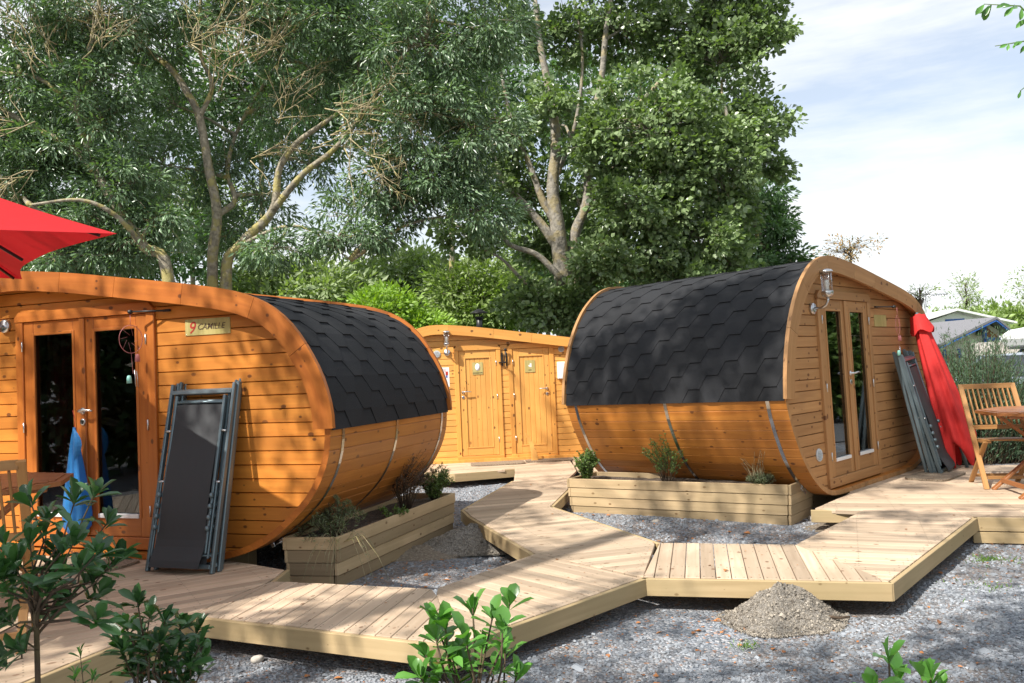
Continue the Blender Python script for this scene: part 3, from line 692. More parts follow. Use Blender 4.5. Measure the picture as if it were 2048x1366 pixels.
def glazed_doors(x0, w_):
    x1 = x0+w_; z0, z1 = .06, 1.93
    def fn(root, RC, wm, tm, D):
        y = RC-.014
        mb = MB(); j = .075
        mb.box((x0, y-.028, z0), (x0+j, y+.04, z1-.08), 2, ch=.004); mb.box((x1-j, y-.028, z0), (x1, y+.04, z1-.08), 2, ch=.004)
        mb.box((x0, y-.032, z0-.001), (x1, y+.04, z0+.09), 0, ch=.004)
        mb.prism([(x0, z1-.079), (x1, z1-.079), (x1, z1-.045), (x1-.045, z1), (x0+.045, z1), (x0, z1-.045)], y-.034, y+.03, M3=lambda a, b, c: Vector((a, c, b)))
        mb.build('door_frame', tm, root)
        zi0, zi1 = z0+.093, z1-.082; xm = (x0+x1)/2
        for side, (a, b) in enumerate(((x0+j+.003, xm-.002), (xm+.002, x1-j-.003))):
            mb = MB(); st = .10
            mb.box((a, y-.016, zi0), (a+st, y+.03, zi1), 2, ch=.003); mb.box((b-st, y-.016, zi0), (b, y+.03, zi1), 2, ch=.003)
            mb.box((a+st+.001, y-.015, zi0), (b-st-.001, y+.03, zi0+.15), 0, ch=.003); mb.box((a+st+.001, y-.015, zi1-.1), (b-st-.001, y+.03, zi1), 0, ch=.003)
            gx0, gx1, g0, g1 = a+st, b-st, zi0+.15, zi1-.1
            for (p, q) in (((gx0-.012, y-.022, g0-.012), (gx0+.012, y-.012, g1+.012)), ((gx1-.012, y-.022, g0-.012), (gx1+.012, y-.012, g1+.012))): mb.box(p, q, 2, ch=.003)
            mb.box((gx0+.0125, y-.022, g1-.012), (gx1-.0125, y-.012, g1+.012), 0, ch=.003)
            if side == 0: mb.box((b-.03, y-.03, zi0+.003), (b+.022, y-.0165, zi1-.003), 2, ch=.004)
            d = mb.build('glazed_door', tm, root)
            g = MB(); g.box((gx0+.001, y+.004, g0+.001), (gx1-.001, y+.01, g1-.001)); g.build('glass_pane', 'glass', d)
            s = MB(); s.box((gx0+.013, y-.030, g0-.01), (gx1-.013, y-.002, g0+.022), 0, ch=.003); s.build('weather_bar', 'white', d)
            if side == 0: lever(d, b-.005, y-.03, 1.12, 1)
            for hz in (.35, 1.0, 1.65):
                h = MB(); hx = a-.003 if side == 0 else b+.003; h.tube([(hx, y-.031, hz-.04), (hx, y-.031, hz+.04)], .007, 8); h.build('hinge', 'steel', d)
        c = MB()
        for (a, b) in ((x0+.12, x0+.48),):
            n = 26
            P = [(a+(b-a)*i/n, .24+.022*math.sin(i*1.25)+.008*math.sin(i*2.9)) for i in range(n+1)]
            for i in range(n): c.face([(P[i][0], P[i][1], .13), (P[i+1][0], P[i+1][1], .13), (P[i+1][0], P[i+1][1], 1.86), (P[i][0], P[i][1], 1.86)], sm=True)
        c.build('curtain', 'curtain', root)
    return fn
def panel_doors(root, RC, wm, tm, D):
    y = RC-.014
    for (x0, x1, hs, sg) in ((.545, 1.31, 0, 0), (1.43, 2.185, 1, 1)):
        z0, z1 = .02, 1.90; j = .075; mb = MB()
        mb.box((x0, y-.028, z0), (x0+j, y+.04, z1-.08), 2, ch=.004); mb.box((x1-j, y-.028, z0), (x1, y+.04, z1-.08), 2, ch=.004)
        mb.box((x0, y-.032, z0-.001), (x1, y+.04, z0+.075), 0, ch=.004)
        mb.prism([(x0, z1-.079), (x1, z1-.079), (x1, z1-.05), (x1-.05, z1), (x0+.05, z1), (x0, z1-.05)], y-.034, y+.03, M3=lambda a, b, c: Vector((a, c, b)))
        mb.build('door_frame', tm, root)
        a, b, c0, c1 = x0+j+.004, x1-j-.004, z0+.08, z1-.084; mb = MB(); st = .095
        mb.box((a, y-.012, c0), (a+st, y+.03, c1), 2, ch=.003); mb.box((b-st, y-.012, c0), (b, y+.03, c1), 2, ch=.003)
        mb.box((a+st+.001, y-.011, c0), (b-st-.001, y+.03, c0+.13), 0, ch=.003); mb.box((a+st+.001, y-.011, c1-.12), (b-st-.001, y+.03, c1), 0, ch=.003)
        nb = 5; bw = (b-a-2*st)/nb
        for k in range(nb): mb.box((a+st+k*bw+.001, y-.003, c0+.13), (a+st+(k+1)*bw-.001, y+.02, c1-.12), 2, ch=.004)
        m0, m1, n0, n1 = a+st-.012, b-st+.012, c0+.118, c1-.108
        mb.box((m0, y-.019, n0), (m0+.022, y-.009, n1), 2, ch=.003); mb.box((m1-.022, y-.019, n0), (m1, y-.009, n1), 2, ch=.003)
        mb.box((m0+.0225, y-.019, n0), (m1-.0225, y-.009, n0+.022), 0, ch=.003); mb.box((m0+.0225, y-.019, n1-.022), (m1-.0225, y-.009, n1), 0, ch=.003)
        d = mb.build('panel_door', wm, root)
        lever(d, (a+.05) if hs == 0 else (b-.05), y-.012, 1.14, 1 if hs == 0 else -1)
        for hz in (.35, 1.05, 1.6):
            h = MB(); hx = (b+.002) if hs == 0 else (a-.002); h.tube([(hx, y-.03, hz-.04), (hx, y-.03, hz+.04)], .008, 8); h.build('hinge', 'steel', d)
        # small bamboo-look sign on the door
        xc = (a+b)/2-(.0 if sg == 0 else .02); s = MB(); s.box((xc-.085, y-.012, 1.42), (xc+.085, y-.006, 1.62), 2); sg_o = s.build('door_sign', 'bamboo', d)
        if sg == 0:
            s = MB(); s.lathe([(.04, 0), (.04, .002), (0, .0021)], (0, 0, 0), 24, (0, -1, 0)); o = s.build('sign_emblem', 'white', sg_o); o.matrix_local = Matrix.Translation((xc+.0, y-.0125, 1.54)) @ Matrix.Diagonal((1, 1, 1.5, 1))
            text('DOUCHE WC', .026, sg_o, 'ink', Matrix.Translation((xc, y-.0135, 1.445)) @ Matrix.Rotation(math.pi/2, 4, 'X'))
        else:
            s = MB(); s.prism([(.0, .0), (.028, .0), (.028, .062), (.0, .062), (-.004, .034), (-.026, .034), (-.024, .016)], 0, .002, M3=lambda p, q, r: Vector((xc+p, y-.0125-r, 1.505+q))); s.build('sign_emblem', 'white', sg_o)
            text('WC', .032, sg_o, 'ink', Matrix.Translation((xc, y-.0135, 1.455)) @ Matrix.Rotation(math.pi/2, 4, 'X'))
PL = gz(298, 1120); aL = R_(-18.7); uL = Vector((math.cos(aL), math.sin(aL), 0)); P0L = PL - uL*1.58
PR = gz(1665, 995); aR = R_(46)
PM = gz(1000, 922); aM = R_(4); uM = Vector((math.cos(aM), math.sin(aM), 0)); P0M = PM - uM*(1.226*.88)
def wallM(x, y, z): return Matrix.Translation((x, y, z)) @ Matrix.Rotation(math.pi/2, 4, 'X')
def extrasL(root, RC, D):
    y = RC-.014
    s = MB(); s.box((1.905, y-.008, 1.655), (2.305, y-.001, 1.775), 2); n = s.build('name_plaque', 'bamboo', root)
    text('9', .125, n, 'redink', wallM(1.962, y-.0085, 1.708), 'number', shear=.25); text('CAMILLE', .062, n, 'ink', wallM(2.135, y-.0085, 1.714), 'lettering', shear=.3)
    for px in (1.915, 2.295):
        for pz in (1.663, 1.767): s = MB(); s.lathe([(.003, 0), (.003, .002), (0, .0025)], (px, y-.008, pz), 8, (0, -1, 0)); s.build('screw', 'steel', n)
    hook(root, 1.50, y-.02, 1.855, 1); wall_lamp(root, .115, y, 1.83)
def extrasR(root, RC, D):
    y = RC-.014
    wall_lamp(root, .03, y, 1.75); vent(root, -.04, y, .39); hook(root, 1.80, y-.03, 1.80, -1)
    s = MB(); s.box((1.56, y-.008, 1.595), (1.90, y-.001, 1.72), 2); n = s.build('name_plaque', 'bamboo', root)
def extrasM(root, RC, D):
    y = RC-.014
    wall_lamp(root, .44, y, 1.80); vent(root, .27, y, 1.78); hook(root, 1.37, y-.03, 1.6, -.25)
    for x in (1.335, 1.405):
        s = MB(); s.box((x-.012, y-.03, 1.54), (x+.012, y-.002, 1.76)); s.tube([(x, y-.03, 1.56), (x+.04*(1 if x < 1.36 else -.2), y-.08, 1.66), (x+.05*(1 if x < 1.36 else -.2), y-.09, 1.80)], .006, 6)
        s.lathe([(0, -.02), (.018, -.012), (.018, .012), (0, .02)], (x+.05*(1 if x < 1.36 else -.2), y-.09, 1.81), 12); s.build('door_holdback', 'darkmetal', root)
    s = MB(); s.box((.285, y-.004, 1.24), (.46, y-.001, 1.56)); n = s.build('paper_notice', 'white', root)
    s = MB()
    for k in range(3): s.box((.33, y-.0055, 1.53-k*.02), (.41, y-.0042, 1.534-k*.02))
    s.box((.40, y-.0055, 1.43), (.44, y-.0042, 1.49)); s.build('printed_lines', 'redink', n)
    s = MB(); s.box((.405, y-.0056, 1.39), (.43, y-.0042, 1.428)); s.box((.39, y-.0056, 1.27), (.42, y-.0042, 1.32)); s.build('printed_figure', 'blueink', n)
    s = MB(); s.box((2.235, y-.08, 1.29), (2.42, y-.001, 1.57), ch=.01); s.build('wall_box', 'white', root)
    vent(root, 2.32, y, 1.78, .05)
# flue with a conical cowl, standing through the roof
    s = MB(); s.tube([(1.02, 1.15, 2.1), (1.02, 1.15, 2.44)], .055, 14); f = s.build('flue_pipe', 'darkmetal', root)
    s = MB(); s.lathe([(.16, .0), (.155, .008), (.03, .075), (0, .08)], (1.02, 1.15, 2.50), 20)
    for k in range(4): a = k*math.pi/2; s.tube([(1.02+.055*math.cos(a), 1.15+.055*math.sin(a), 2.40), (1.02+.09*math.cos(a), 1.15+.09*math.sin(a), 2.51)], .006, 5)
    s.lathe([(.075, 0), (.075, .02), (.06, .02)], (1.02, 1.15, 2.40), 16); s.build('flue_cowl', 'darkmetal', f)
cabL = cabin(P0L, aL, 0, 2.02, 1, 'larch', 'larchdk', 'stave', 'orange varnished barrel cabin at the left with the 9 CAMILLE plaque beside its glazed doors', [(.24, 1.63, .06, 1.88)], glazed_doors(.24, 1.39), extrasL)
cabR = cabin(PR, aR, R_(1.0), 2.45, 1, 'tan', 'tandk', 'stave', 'tan fronted barrel cabin at the right with its black shingled side towards the path', [(.11, 1.41, .06, 1.88)], glazed_doors(.11, 1.30), extrasR)
cabM = cabin(P0M, aM, 0, 2.4, .88, 'honey', 'honeydk', 'honey', 'small honey coloured sanitary cabin with two panelled doors at the end of the path', [(.545, 1.31, .02, 1.86), (1.43, 2.185, .02, 1.86)], panel_doors, extrasM, 1.0)

# ------------------------------------------------------------------ furniture and small things
def lounger():
    root = empty('folded_sun_lounger')
    for sx in (-1, 1):
        mb = MB(); mb.bar((sx*.305, 0, 0), (sx*.305, 0, 1.33), .026, .040, (0, 1, 0), ch=.006); mb.build('side_rail', 'frame_grey', root)
        mb = MB(); mb.bar((sx*.235, -.012, .13), (sx*.235, -.012, 1.24), .024, .032, (0, 1, 0), ch=.006); mb.build('inner_rail', 'frame_grey', root)
        mb = MB(); mb.bar((sx*.275, .05, 0.01), (sx*.275, .05, 1.36), .022, .034, (0, 1, 0), ch=.006); mb.build('leg_rail', 'frame_grey', root)
        mb = MB(); mb.bar((sx*.268, -.02, .10), (sx*.268, -.02, .62), .014, .02, (0, 1, 0), ch=.004); rt = mb.build('ratchet_bar', 'frame_grey', root)
        for k in range(4): mb = MB(); mb.lathe([(.0, -.012), (.019, -.010), (.021, 0), (.019, .010), (0, .012)], (sx*.25, -.042, .30+k*.075), 10, (1, 0, 0)); mb.build('ratchet_stop', 'frame_grey', rt)
        for z in (.98, .62):
            mb = MB(); mb.tube([(sx*.248, -.02, z), (sx*.293, -.02, z)], .008, 8); mb.build('pivot_bolt', 'steel', root)
    for z, a, y in ((1.265, .292, 0), (.045, .292, 0)):
        mb = MB(); mb.bar((-a, y, z), (a, y, z), .03, .045, (0, 1, 0), ch=.005); mb.build('crossbar', 'frame_grey', root)
    mb = MB(); mb.tube([(-.225, -.012, 1.19), (.225, -.012, 1.19)], .011, 8); mb.build('top_tube', 'frame_grey', root)
    mb = MB(); mb.tube([(-.3, 0, .12), (.3, 0, .12)], .011, 8); mb.build('lower_tube', 'frame_grey', root)
    mb = MB(); n = 24
    for i in range(n):
        def Y(t): z = 1.17-1.14*t; return z, -.02-.05*math.exp(-((t-1.0)/.10)**2)-.018*math.exp(-((t-.55)/.25)**2)
        (z0, y0), (z1, y1) = Y(i/n), Y((i+1)/n); w0 = .222 + (.0 if i < n-5 else .012)
        for j in range(6):
            xa, xb = -w0+2*w0*j/6, -w0+2*w0*(j+1)/6; b = lambda x: .012*(1-(x/w0)**2)
            mb.face([(xa, y0-b(xa), z0), (xb, y0-b(xb), z0), (xb, y1-b(xb), z1), (xa, y1-b(xa), z1)], sm=True)
            mb.face([(xa, y0-b(xa)+.003, z0), (xa, y1-b(xa)+.003, z1), (xb, y1-b(xb)+.003, z1), (xb, y0-b(xb)+.003, z0)], sm=True)
    mb.build('sling_fabric', 'mesh_fabric', root)
    return root
lg = lounger(); lg.scale = (.89, 1, 1); lg.location = (-2.36, 5.745, .2); lg.rotation_euler = (R_(-13.5), 0, aL)
tag(lg, 'grey folded sun lounger with dark sling, outermost against the orange cabin front', 'sun lounger', 'folded sun loungers')
l2_ = copy_tree(lg); l2_.location = (-2.33, 5.81, .2); l2_.rotation_euler = (R_(-12.0), 0, aL-.02)
l2_['label'] = 'grey folded sun lounger tucked behind another one against the orange cabin front'
nR = Vector((math.sin(aR), -math.cos(aR), 0)); uR = Vector((math.cos(aR), math.sin(aR), 0))
for k, (u_, n_, t_, lab) in enumerate(((2.16, .33, -13.5, 'grey folded sun lounger outermost of the pair leaning on the tan cabin'), (2.15, .24, -10.5, 'grey folded sun lounger innermost of the pair leaning on the tan cabin'))):
    c = copy_tree(lg); p = PR + uR*u_ + nR*n_; c.location = (p.x, p.y, .2); c.rotation_euler = (R_(t_), R_(-3), aR+R_(7)); c['label'] = lab

def cab_pt(c0, a, x, y, z): return c0 + Vector((math.cos(a), math.sin(a), 0))*x + Vector((-math.sin(a), math.cos(a), 0))*y + Vector((0, 0, z))
# blue bag hanging on the left cabin's door handle
def bag():
    r = empty('plastic_bag', cab_pt(P0L, aL, .915, -.02, 1.0), (0, 0, aL), 1, 'blue plastic bag knotted and hanging from the left cabin door handle', 'bag')
    mb = MB(); prof = [(.010, .0), (.014, -.03), (.026, -.08), (.045, -.2), (.068, -.36), (.09, -.52), (.105, -.66), (.10, -.76), (.06, -.82), (.02, -.835)]
    mb.lathe(prof, (0, 0, 0), 40, wob=lambda a, z: (1+.06*math.cos(7*a+z*2)+.03*math.cos(13*a-z*3))*(1 if abs(math.sin(a)) < .6 else .8)); mb.build('bag_body', 'bag', r)
    mb = MB()
    g = [[(.008+.085*math.sin(math.pi*min(1, (j+.5)/8.5))*(i/4), -.02-.03*math.sin(math.pi*i/4)*math.sin(math.pi*j/8), -.01-.30*j/8+.04*(i/4)*(j/8)) for i in range(5)] for j in range(9)]
    for j in range(8):
        for i in range(4): mb.face([g[j][i], g[j][i+1], g[j+1][i+1], g[j+1][i]], sm=True)
    mb.build('bag_flap', 'bag', r)
    mb = MB(); mb.tube([(0, 0, -.01), (.0, .01, .06), (-.01, .0, .13)], .0025, 5); mb.build('tie_string', 'redink', r)
bag()
def chime(loc, rz, lab, rot=0):
    r = empty('dream_catcher', loc, (0, 0, rz), 1, lab, 'dream catcher', 'wind chime dream catchers')
    mb = MB(); n = 28; mb.tube([(0+.085*math.sin(2*math.pi*i/n), 0, -.19+.105*math.cos(2*math.pi*i/n)) for i in range(n+1)], .0024, 6, cap=False); mb.build('hoop', 'pink', r)
    mb = MB(); mb.tube([(0, 0, 0), (0, 0, -.085)], .0018, 4); mb.tube([(0, 0, -.29), (.01, 0, -.45)], .0013, 4, cap=False)
    for k in range(8): a = k*math.pi/4; mb.tube([(.085*math.sin(a), 0, -.19+.105*math.cos(a)), (.03*math.sin(a+.6), 0, -.19+.03*math.cos(a+.6))], .001, 4)
    mb.build('web_thread', 'pink', r)
    mb = MB(); mb.lathe([(.0, .03), (.012, .027), (.017, .01), (.019, -.03), (.015, -.03)], (.045, 0, -.33), 14); mb.build('pink_bell', 'pink', r)
    mb = MB(); mb.lathe([(.0, .03), (.012, .027), (.017, .01), (.019, -.03), (.015, -.03)], (-.02, 0, -.49), 14); mb.build('green_bell', 'mint', r)
    for k in range(2): mb = MB(); mb.tube([(.022+.014*k, 0, -.42-.01*k), (.028+.018*k, 0, -.55)], .004, 6); mb.build('chime_tube', 'steel', r)
chime(cab_pt(P0L, aL, 1.50, -.035, 1.84), aL+1.12, 'pink dream catcher with little bells hanging beside the orange cabin doors')
chime(cab_pt(PR, aR, 1.80, -.045, 1.79), aR+.1, 'pink dream catcher with little bells hanging on the tan cabin')

# closed red parasol leaning on the right cabin
def closed_parasol():
    b = PR + uR*2.58 + nR*.42; b.z = .22; t = PR + uR*2.50 + nR*.02; t.z = 1.93
    d = (t-b); Lh = d.length; r = empty('closed_parasol', b, (0, 0, 0), 1, 'closed red parasol leaning against the tan cabin beside the loungers', 'parasol')
    r.rotation_mode = 'QUATERNION'; r.rotation_quaternion = d.to_track_quat('Z', 'Y')
    mb = MB(); n = 56; prof = []
    zs = np.linspace(0, 1, 30)
    for z in zs:
        rad = np.interp(z, [0, .05, .14, .3, .5, .7, .82, .86, .94, 1.0], [.17, .22, .245, .23, .195, .155, .125, .115, .10, .05]); prof.append((rad, z))
    P = []
    for rad, z in prof:
        for j in range(n):
            a = 2*math.pi*j/n; hem = (1-z)**8*.16*(.5+.5*math.cos(4*a+.5))
            f = 1+(.10*math.cos(8*a+z*2.2)+.05*math.cos(13*a-3*z))*(1-.4*z)
            P.append((rad*f*math.cos(a)*1.15, rad*f*math.sin(a)*.72, (z+hem)*Lh*(1.0)))
    k = len(prof); Fc = [(i*n+j, i*n+(j+1) % n, (i+1)*n+(j+1) % n, (i+1)*n+j) for i in range(k-1) for j in range(n)] + [tuple((k-1)*n+j for j in range(n))]
    mb.hull(P, Fc, (0, 0, 1), (1, 0, 0), (0, 1, 0), .5, 0, True); mb.build('folded_canopy', 'redcl', r)
    mb = MB(); m_ = 28
    g = [[((.10+.03*i)*math.cos(2*math.pi*j/m_)*1.1, (.10+.03*i)*math.sin(2*math.pi*j/m_)*.8, Lh*(.99-.055*i)+(.03*math.cos(4*2*math.pi*j/m_) if i == 2 else 0)) for j in range(m_)] for i in range(3)]
    for i in range(2):
        for j in range(m_): mb.face([g[i][j], g[i][(j+1) % m_], g[i+1][(j+1) % m_], g[i+1][j]], sm=True)
    mb.build('vent_flap', 'redcl', r)
    mb = MB(); mb.tube([(0, 0, -.02), (0, 0, Lh+.02)], .017, 10); mb.build('pole', 'frame_grey', r)
closed_parasol()
# open red parasol over the left deck
def open_parasol():
    C1 = Vector((-2.07, 4.36, 2.31)); e1 = Vector((-.67, .742, 0)); e2 = Vector((-.742, -.67, 0)); S = 2.2
    C3 = C1+e1*S; C0 = C1+e2*S; Cm = C1+e1*S+e2*S; ctr = (C1+Cm)/2
    r = empty('open_parasol', (ctr.x, ctr.y, .2), (0, 0, 0), 1, 'open red parasol standing over the table on the left deck', 'parasol')
    o = Vector((ctr.x, ctr.y, .2)); hub = Vector((ctr.x, ctr.y, 2.98))
    cor = [C1, C3, Cm, C0]; mb = MB(); n = 10
    mids = []
    for k in range(4):
        a, b = cor[k], cor[(k+1) % 4]; m_ = (a+b)/2; m_ = m_ + (ctr-m_).normalized()*.16; m_.z = 2.30; mids.append(m_)
        for (p, q) in ((a, m_), (m_, b)):
            def S_(s, t):
                e = p.lerp(q, t); e = e + ((ctr-e).normalized())*(.10*math.sin(math.pi*t)*.5)
                e.z = p.z*(1-t)+q.z*t
                v = hub.lerp(e, s); v.z -= .05*math.sin(math.pi*s); v.z -= .035*math.sin(math.pi*t)*s*math.sin(math.pi*min(1, s)); return v-o
            for i in range(n):
                for j in range(6): mb.face([S_(i/n, j/6), S_((i+1)/n, j/6), S_((i+1)/n, (j+1)/6), S_(i/n, (j+1)/6)], sm=True)
    mb.build('canopy', 'red', r)
    for c in cor+mids: mb = MB(); hh = hub-o; cc = c-o; q1 = hh.lerp(cc, .5)-Vector((0, 0, .085)); mb.bar(hh-Vector((0, 0, .06)), q1, .014, .018); mb.bar(q1, hh.lerp(cc, .94)-Vector((0, 0, .045)), .014, .018); mb.build('rib', 'darkmetal', r)
    for c in cor+mids: mb = MB(); mb.bar(Vector((0, 0, 2.05)), hub.lerp(c, .5)-o-Vector((0, 0, .10)), .012, .016); mb.build('strut', 'darkmetal', r)
    mb = MB(); mb.tube([(0, 0, .05), (0, 0, 2.70)], .022, 12); mb.build('pole', 'darkmetal', r)
    mb = MB(); mb.lathe([(.24, 0), (.24, .05), (.05, .07), (.035, .2)], (0, 0, 0), 24); mb.build('base', 'darkmetal', r)
open_parasol()

def chair():
    r = empty('folding_chair'); m_ = 'teakl'
    for s in (-1, 1):
        x = s*.235
        mb = MB(); mb.bar((x, .30, .955), (x, -.26, 0), .022, .045, (1, 0, 0)); mb.build('back_post', m_, r)
        mb = MB(); mb.bar((x-s*.026, .24, 0), (x-s*.026, -.22, .435), .022, .042, (1, 0, 0)); mb.build('cross_leg', m_, r)
        mb = MB(); mb.bar((x-s*.052, -.22, .435), (x-s*.052, .14, .415), .022, .045, (1, 0, 0)); mb.build('seat_rail', m_, r)
    def py(z): return -.26+.56*z/.955
    for nm, z, w_ in (('top_rail', .935, .05), ('lower_rail', .55, .04)):
        mb = MB(); mb.bar((-.223, py(z), z), (.223, py(z), z), .022, w_, (0, 0, 1)); mb.build(nm, m_, r)
    for k in range(9):
        x = -.18+.045*k; mb = MB(); mb.bar((x, py(.57)-.002, .572), (x, py(.91)-.002, .908), .012, .024, (0, 1, 0)); mb.build('back_slat', m_, r)
    for k in range(7):
        y = -.21+.055*k; mb = MB(); mb.bar((-.20, y, .450-.02*(k/7)), (.20, y, .450-.02*(k/7)), .044, .014, (0, 0, 1)); mb.build('seat_slat', m_, r)
    for y, z, w_ in ((.17, .075, .03), (-.19, .10, .03)):
        mb = MB(); mb.bar((-.20, y, z), (.20, y, z), .02, w_, (0, 0, 1)); mb.build('stretcher', m_, r)
    return r
ch = chair(); ch.location = (4.62, 7.92, .2); ch.rotation_euler = (0, 0, R_(-11)); tag(ch, 'light teak folding chair behind the round table on the right deck', 'chair', 'teak folding chairs')
c2 = copy_tree(ch); c2.location = (-2.79, 4.27, .2); c2.rotation_euler = (0, 0, R_(205)); c2['label'] = 'teak folding chair at the left edge, behind the glossy shrub'
def table():
    r = empty('garden_table'); R8 = .62; mb = MB()
    o8 = [(R8*math.cos(math.pi/8+k*math.pi/4), R8*math.sin(math.pi/8+k*math.pi/4)) for k in range(8)]
    mb.prism(o8, .715, .742, rnd=.6); mb.build('rim', 'teak', r)
    mb = MB(); w_ = .062; y = -.53
    while y < .52:
        h = poly_hits([(a*.93, b*.93) for a, b in o8], Vector((1, 0)), Vector((0, 1)), y+w_/2)
        if h: mb.obox(((h[0][0]+h[0][1])/2, y+w_/2, .7455), (1, 0, 0), (0, 1, 0), (0, 0, 1), h[0][1]-h[0][0], w_-.005, .005)
        y += w_
    mb.build('slatted_top', 'teak', r)
    for s in (-1, 1):
        for d in (-1, 1):
            mb = MB(); mb.bar((d*.44, s*.27-d*.012, 0), (-d*.40, s*.27-d*.012, .712), .022, .055, (0, 1, 0)); mb.build('leg', 'teak', r)
        mb = MB(); mb.bar((-.5, s*.27, .70), (.5, s*.27, .70), .05, .022, (0, 0, 1)); mb.build('top_bearer', 'teak', r)
    for x in (-.37, .37): mb = MB(); mb.bar((x, -.25, .09), (x, .25, .09), .02, .04); mb.build('stretcher', 'teak', r)
    return r
tb = table(); tb.location = (4.78, 7.35, .2); tb.rotation_euler = (0, 0, R_(-8)); tag(tb, 'octagonal teak garden table on the right deck in front of the chair', 'table', 'octagonal teak tables')
t2 = copy_tree(tb); t2.location = (-3.38, 5.05, .2); t2.rotation_euler = (0, 0, R_(20)); t2['label'] = 'octagonal teak garden table on the left deck in front of the glazed doors'

# doormats, wedge
def doormat(name, c, ax, sx, sy, lab):
    mb = MB(); n = 22; ax = Vector((math.cos(ax), math.sin(ax), 0)); ay = Vector((-ax.y, ax.x, 0)); c = Vector(c)
    f = lambda u, v: c+ax*(u*sx/2)+ay*(v*sy/2)
    pts = [(math.copysign(abs(math.cos(a))**.3, math.cos(a)), math.copysign(abs(math.sin(a))**.3, math.sin(a))) for a in [2*math.pi*i/40 for i in range(40)]]
    mb.prism([(u, v) for u, v in pts], .002, .018, M3=lambda u, v, z: f(u, v)+Vector((0, 0, z))); tag(mb.build(name, 'mat'), lab, 'doormat', 'doormats')
doormat('doormat', tuple(PR+uR*1.75+nR*.35)[:2]+(.2,), aR, .75, .42, 'bristle doormat under the folded loungers at the tan cabin')
doormat('doormat', (-.27, 11.52, .2), aM, .75, .38, 'speckled doormat before the DOUCHE WC door of the sanitary cabin')
doormat('doormat', (.45, 11.65, .2), aM, .66, .30, 'speckled doormat before the WC door of the sanitary cabin')
doormat('doormat', tuple(PL+uL*-.35+Vector((-.32, -.947, 0))*.22)[:2]+(.2,), aL, .7, .35, 'dark doormat at the foot of the orange cabin doors')
mb = MB(); w_ = [(0, 0), (.10, 0), (.085, .12), (.03, .30), (-.06, .44), (-.075, .43), (-.02, .28), (.0, .12)]
mb.prism(w_, 0, .035, (0, 0, 1), M3=lambda a, b, c: Vector((.20+a*1.0, 11.62+c+.15*b, .2+b*.9)))
tag(mb.build('door_wedge', 'honey'), 'curved wooden doorstop board standing between the two sanitary cabin doors', 'doorstop')

# planters
def planter(c4, h, label, flare=.03):
    P = [Vector(p) for p in c4]; cen = sum(P, Vector((0, 0)))/4; r = empty('planter_box', (cen.x, cen.y, 0), (0, 0, 0), 1, label, 'planter', 'wooden planters')
    for i in range(4):
        a, b = P[i]-cen, P[(i+1) % 4]-cen; d = (b-a).normalized(); n_ = Vector((d.y, -d.x)); 
        if n_.dot((a+b)/2) < 0: n_ = -n_
        mb = MB(); rows = 4; bh = h/rows
        for k in range(rows):
            fo = flare*(k+.5)/rows-flare
            c = (a+b)/2 + n_*(fo-.012); mb.obox((c.x, c.y, (k+.5)*bh), (d.x, d.y, 0), (n_.x, n_.y, 0), (0, 0, 1), (b-a).length+2*fo-(.0 if i % 2 else .052), .026, bh-.003, 0, None, 0, .004)
        mb.build('side_boards', 'planter', r)
    mb = MB(); a, b, c, d = [(p-cen)*.95 for p in P]; n = 26; G = []
    for i in range(n+1):
        row = []
        for j in range(n+1):
            u, v = i/n, j/n; q = a*(1-u)*(1-v)+b*u*(1-v)+c*u*v+d*(1-u)*v; row.append((q.x, q.y, h-.045+.012*math.sin(9*u+3*v)+random.uniform(-.008, .010)))
        G.append(row)
    for i in range(n):
        for j in range(n): mb.face([G[i][j], G[i+1][j], G[i+1][j+1], G[i][j+1]], sm=True)
    mb.build('soil', 'soil', r); return r
planter([(-1.71, 5.96), (-1.29, 5.87), (-.59, 7.80), (-1.03, 7.93)], .37, 'long wooden planter running beside the orange cabin, under its curved side')
planter([(.49, 8.45), (2.42, 7.38), (2.79, 7.84), (.83, 8.92)], .37, 'long wooden planter below the black shingled side of the tan cabin')

# heaps
def mound(name, c, rx, ry, h, mtl, label):
    mb = MB(); n, m_ = 60, 22; G = []
    for i in range(m_+1):
        t = i/m_; row = []
        for j in range(n):
            a = 2*math.pi*j/n; k = 1+.10*math.sin(2*a+1)+.06*math.sin(5*a); zz = h*max(0, 1-t*t)**1.5*(1+.08*math.sin(3*a+2)+.05*math.sin(7*a*t))+random.uniform(-.005, .006)*(1 if t < .95 else 0)
            row.append((c[0]+rx*k*t*math.cos(a), c[1]+ry*k*t*math.sin(a), zz-.02*(t > .99)))
        G.append(row)
    for i in range(m_):
        for j in range(n): mb.face([G[i][j], G[i+1][j], G[i+1][(j+1) % n], G[i][(j+1) % n]], sm=False)
    return tag(mb.build(name, mtl), label, 'gravel heap', 'heaps of grit')
mound('gravel_heap', (-.40, 7.15), .50, .36, .17, 'grit', 'low grey heap of grit between the left planter and the path')
mound('gravel_heap', (1.50, 4.82), .31, .31, .18, 'grit', 'brown grey heap of grit against the front edge of the path')
mound('earth_mound', (-.95, 7.0), .55, .35, .05, 'dirt', 'low dark earth mound at the foot of the left planter')['category'] = 'earth mound'
mound('earth_mound', (3.0, 7.2), .55, .35, .09, 'dirt', 'low earth mound at the right end of the right planter')['category'] = 'earth mound'

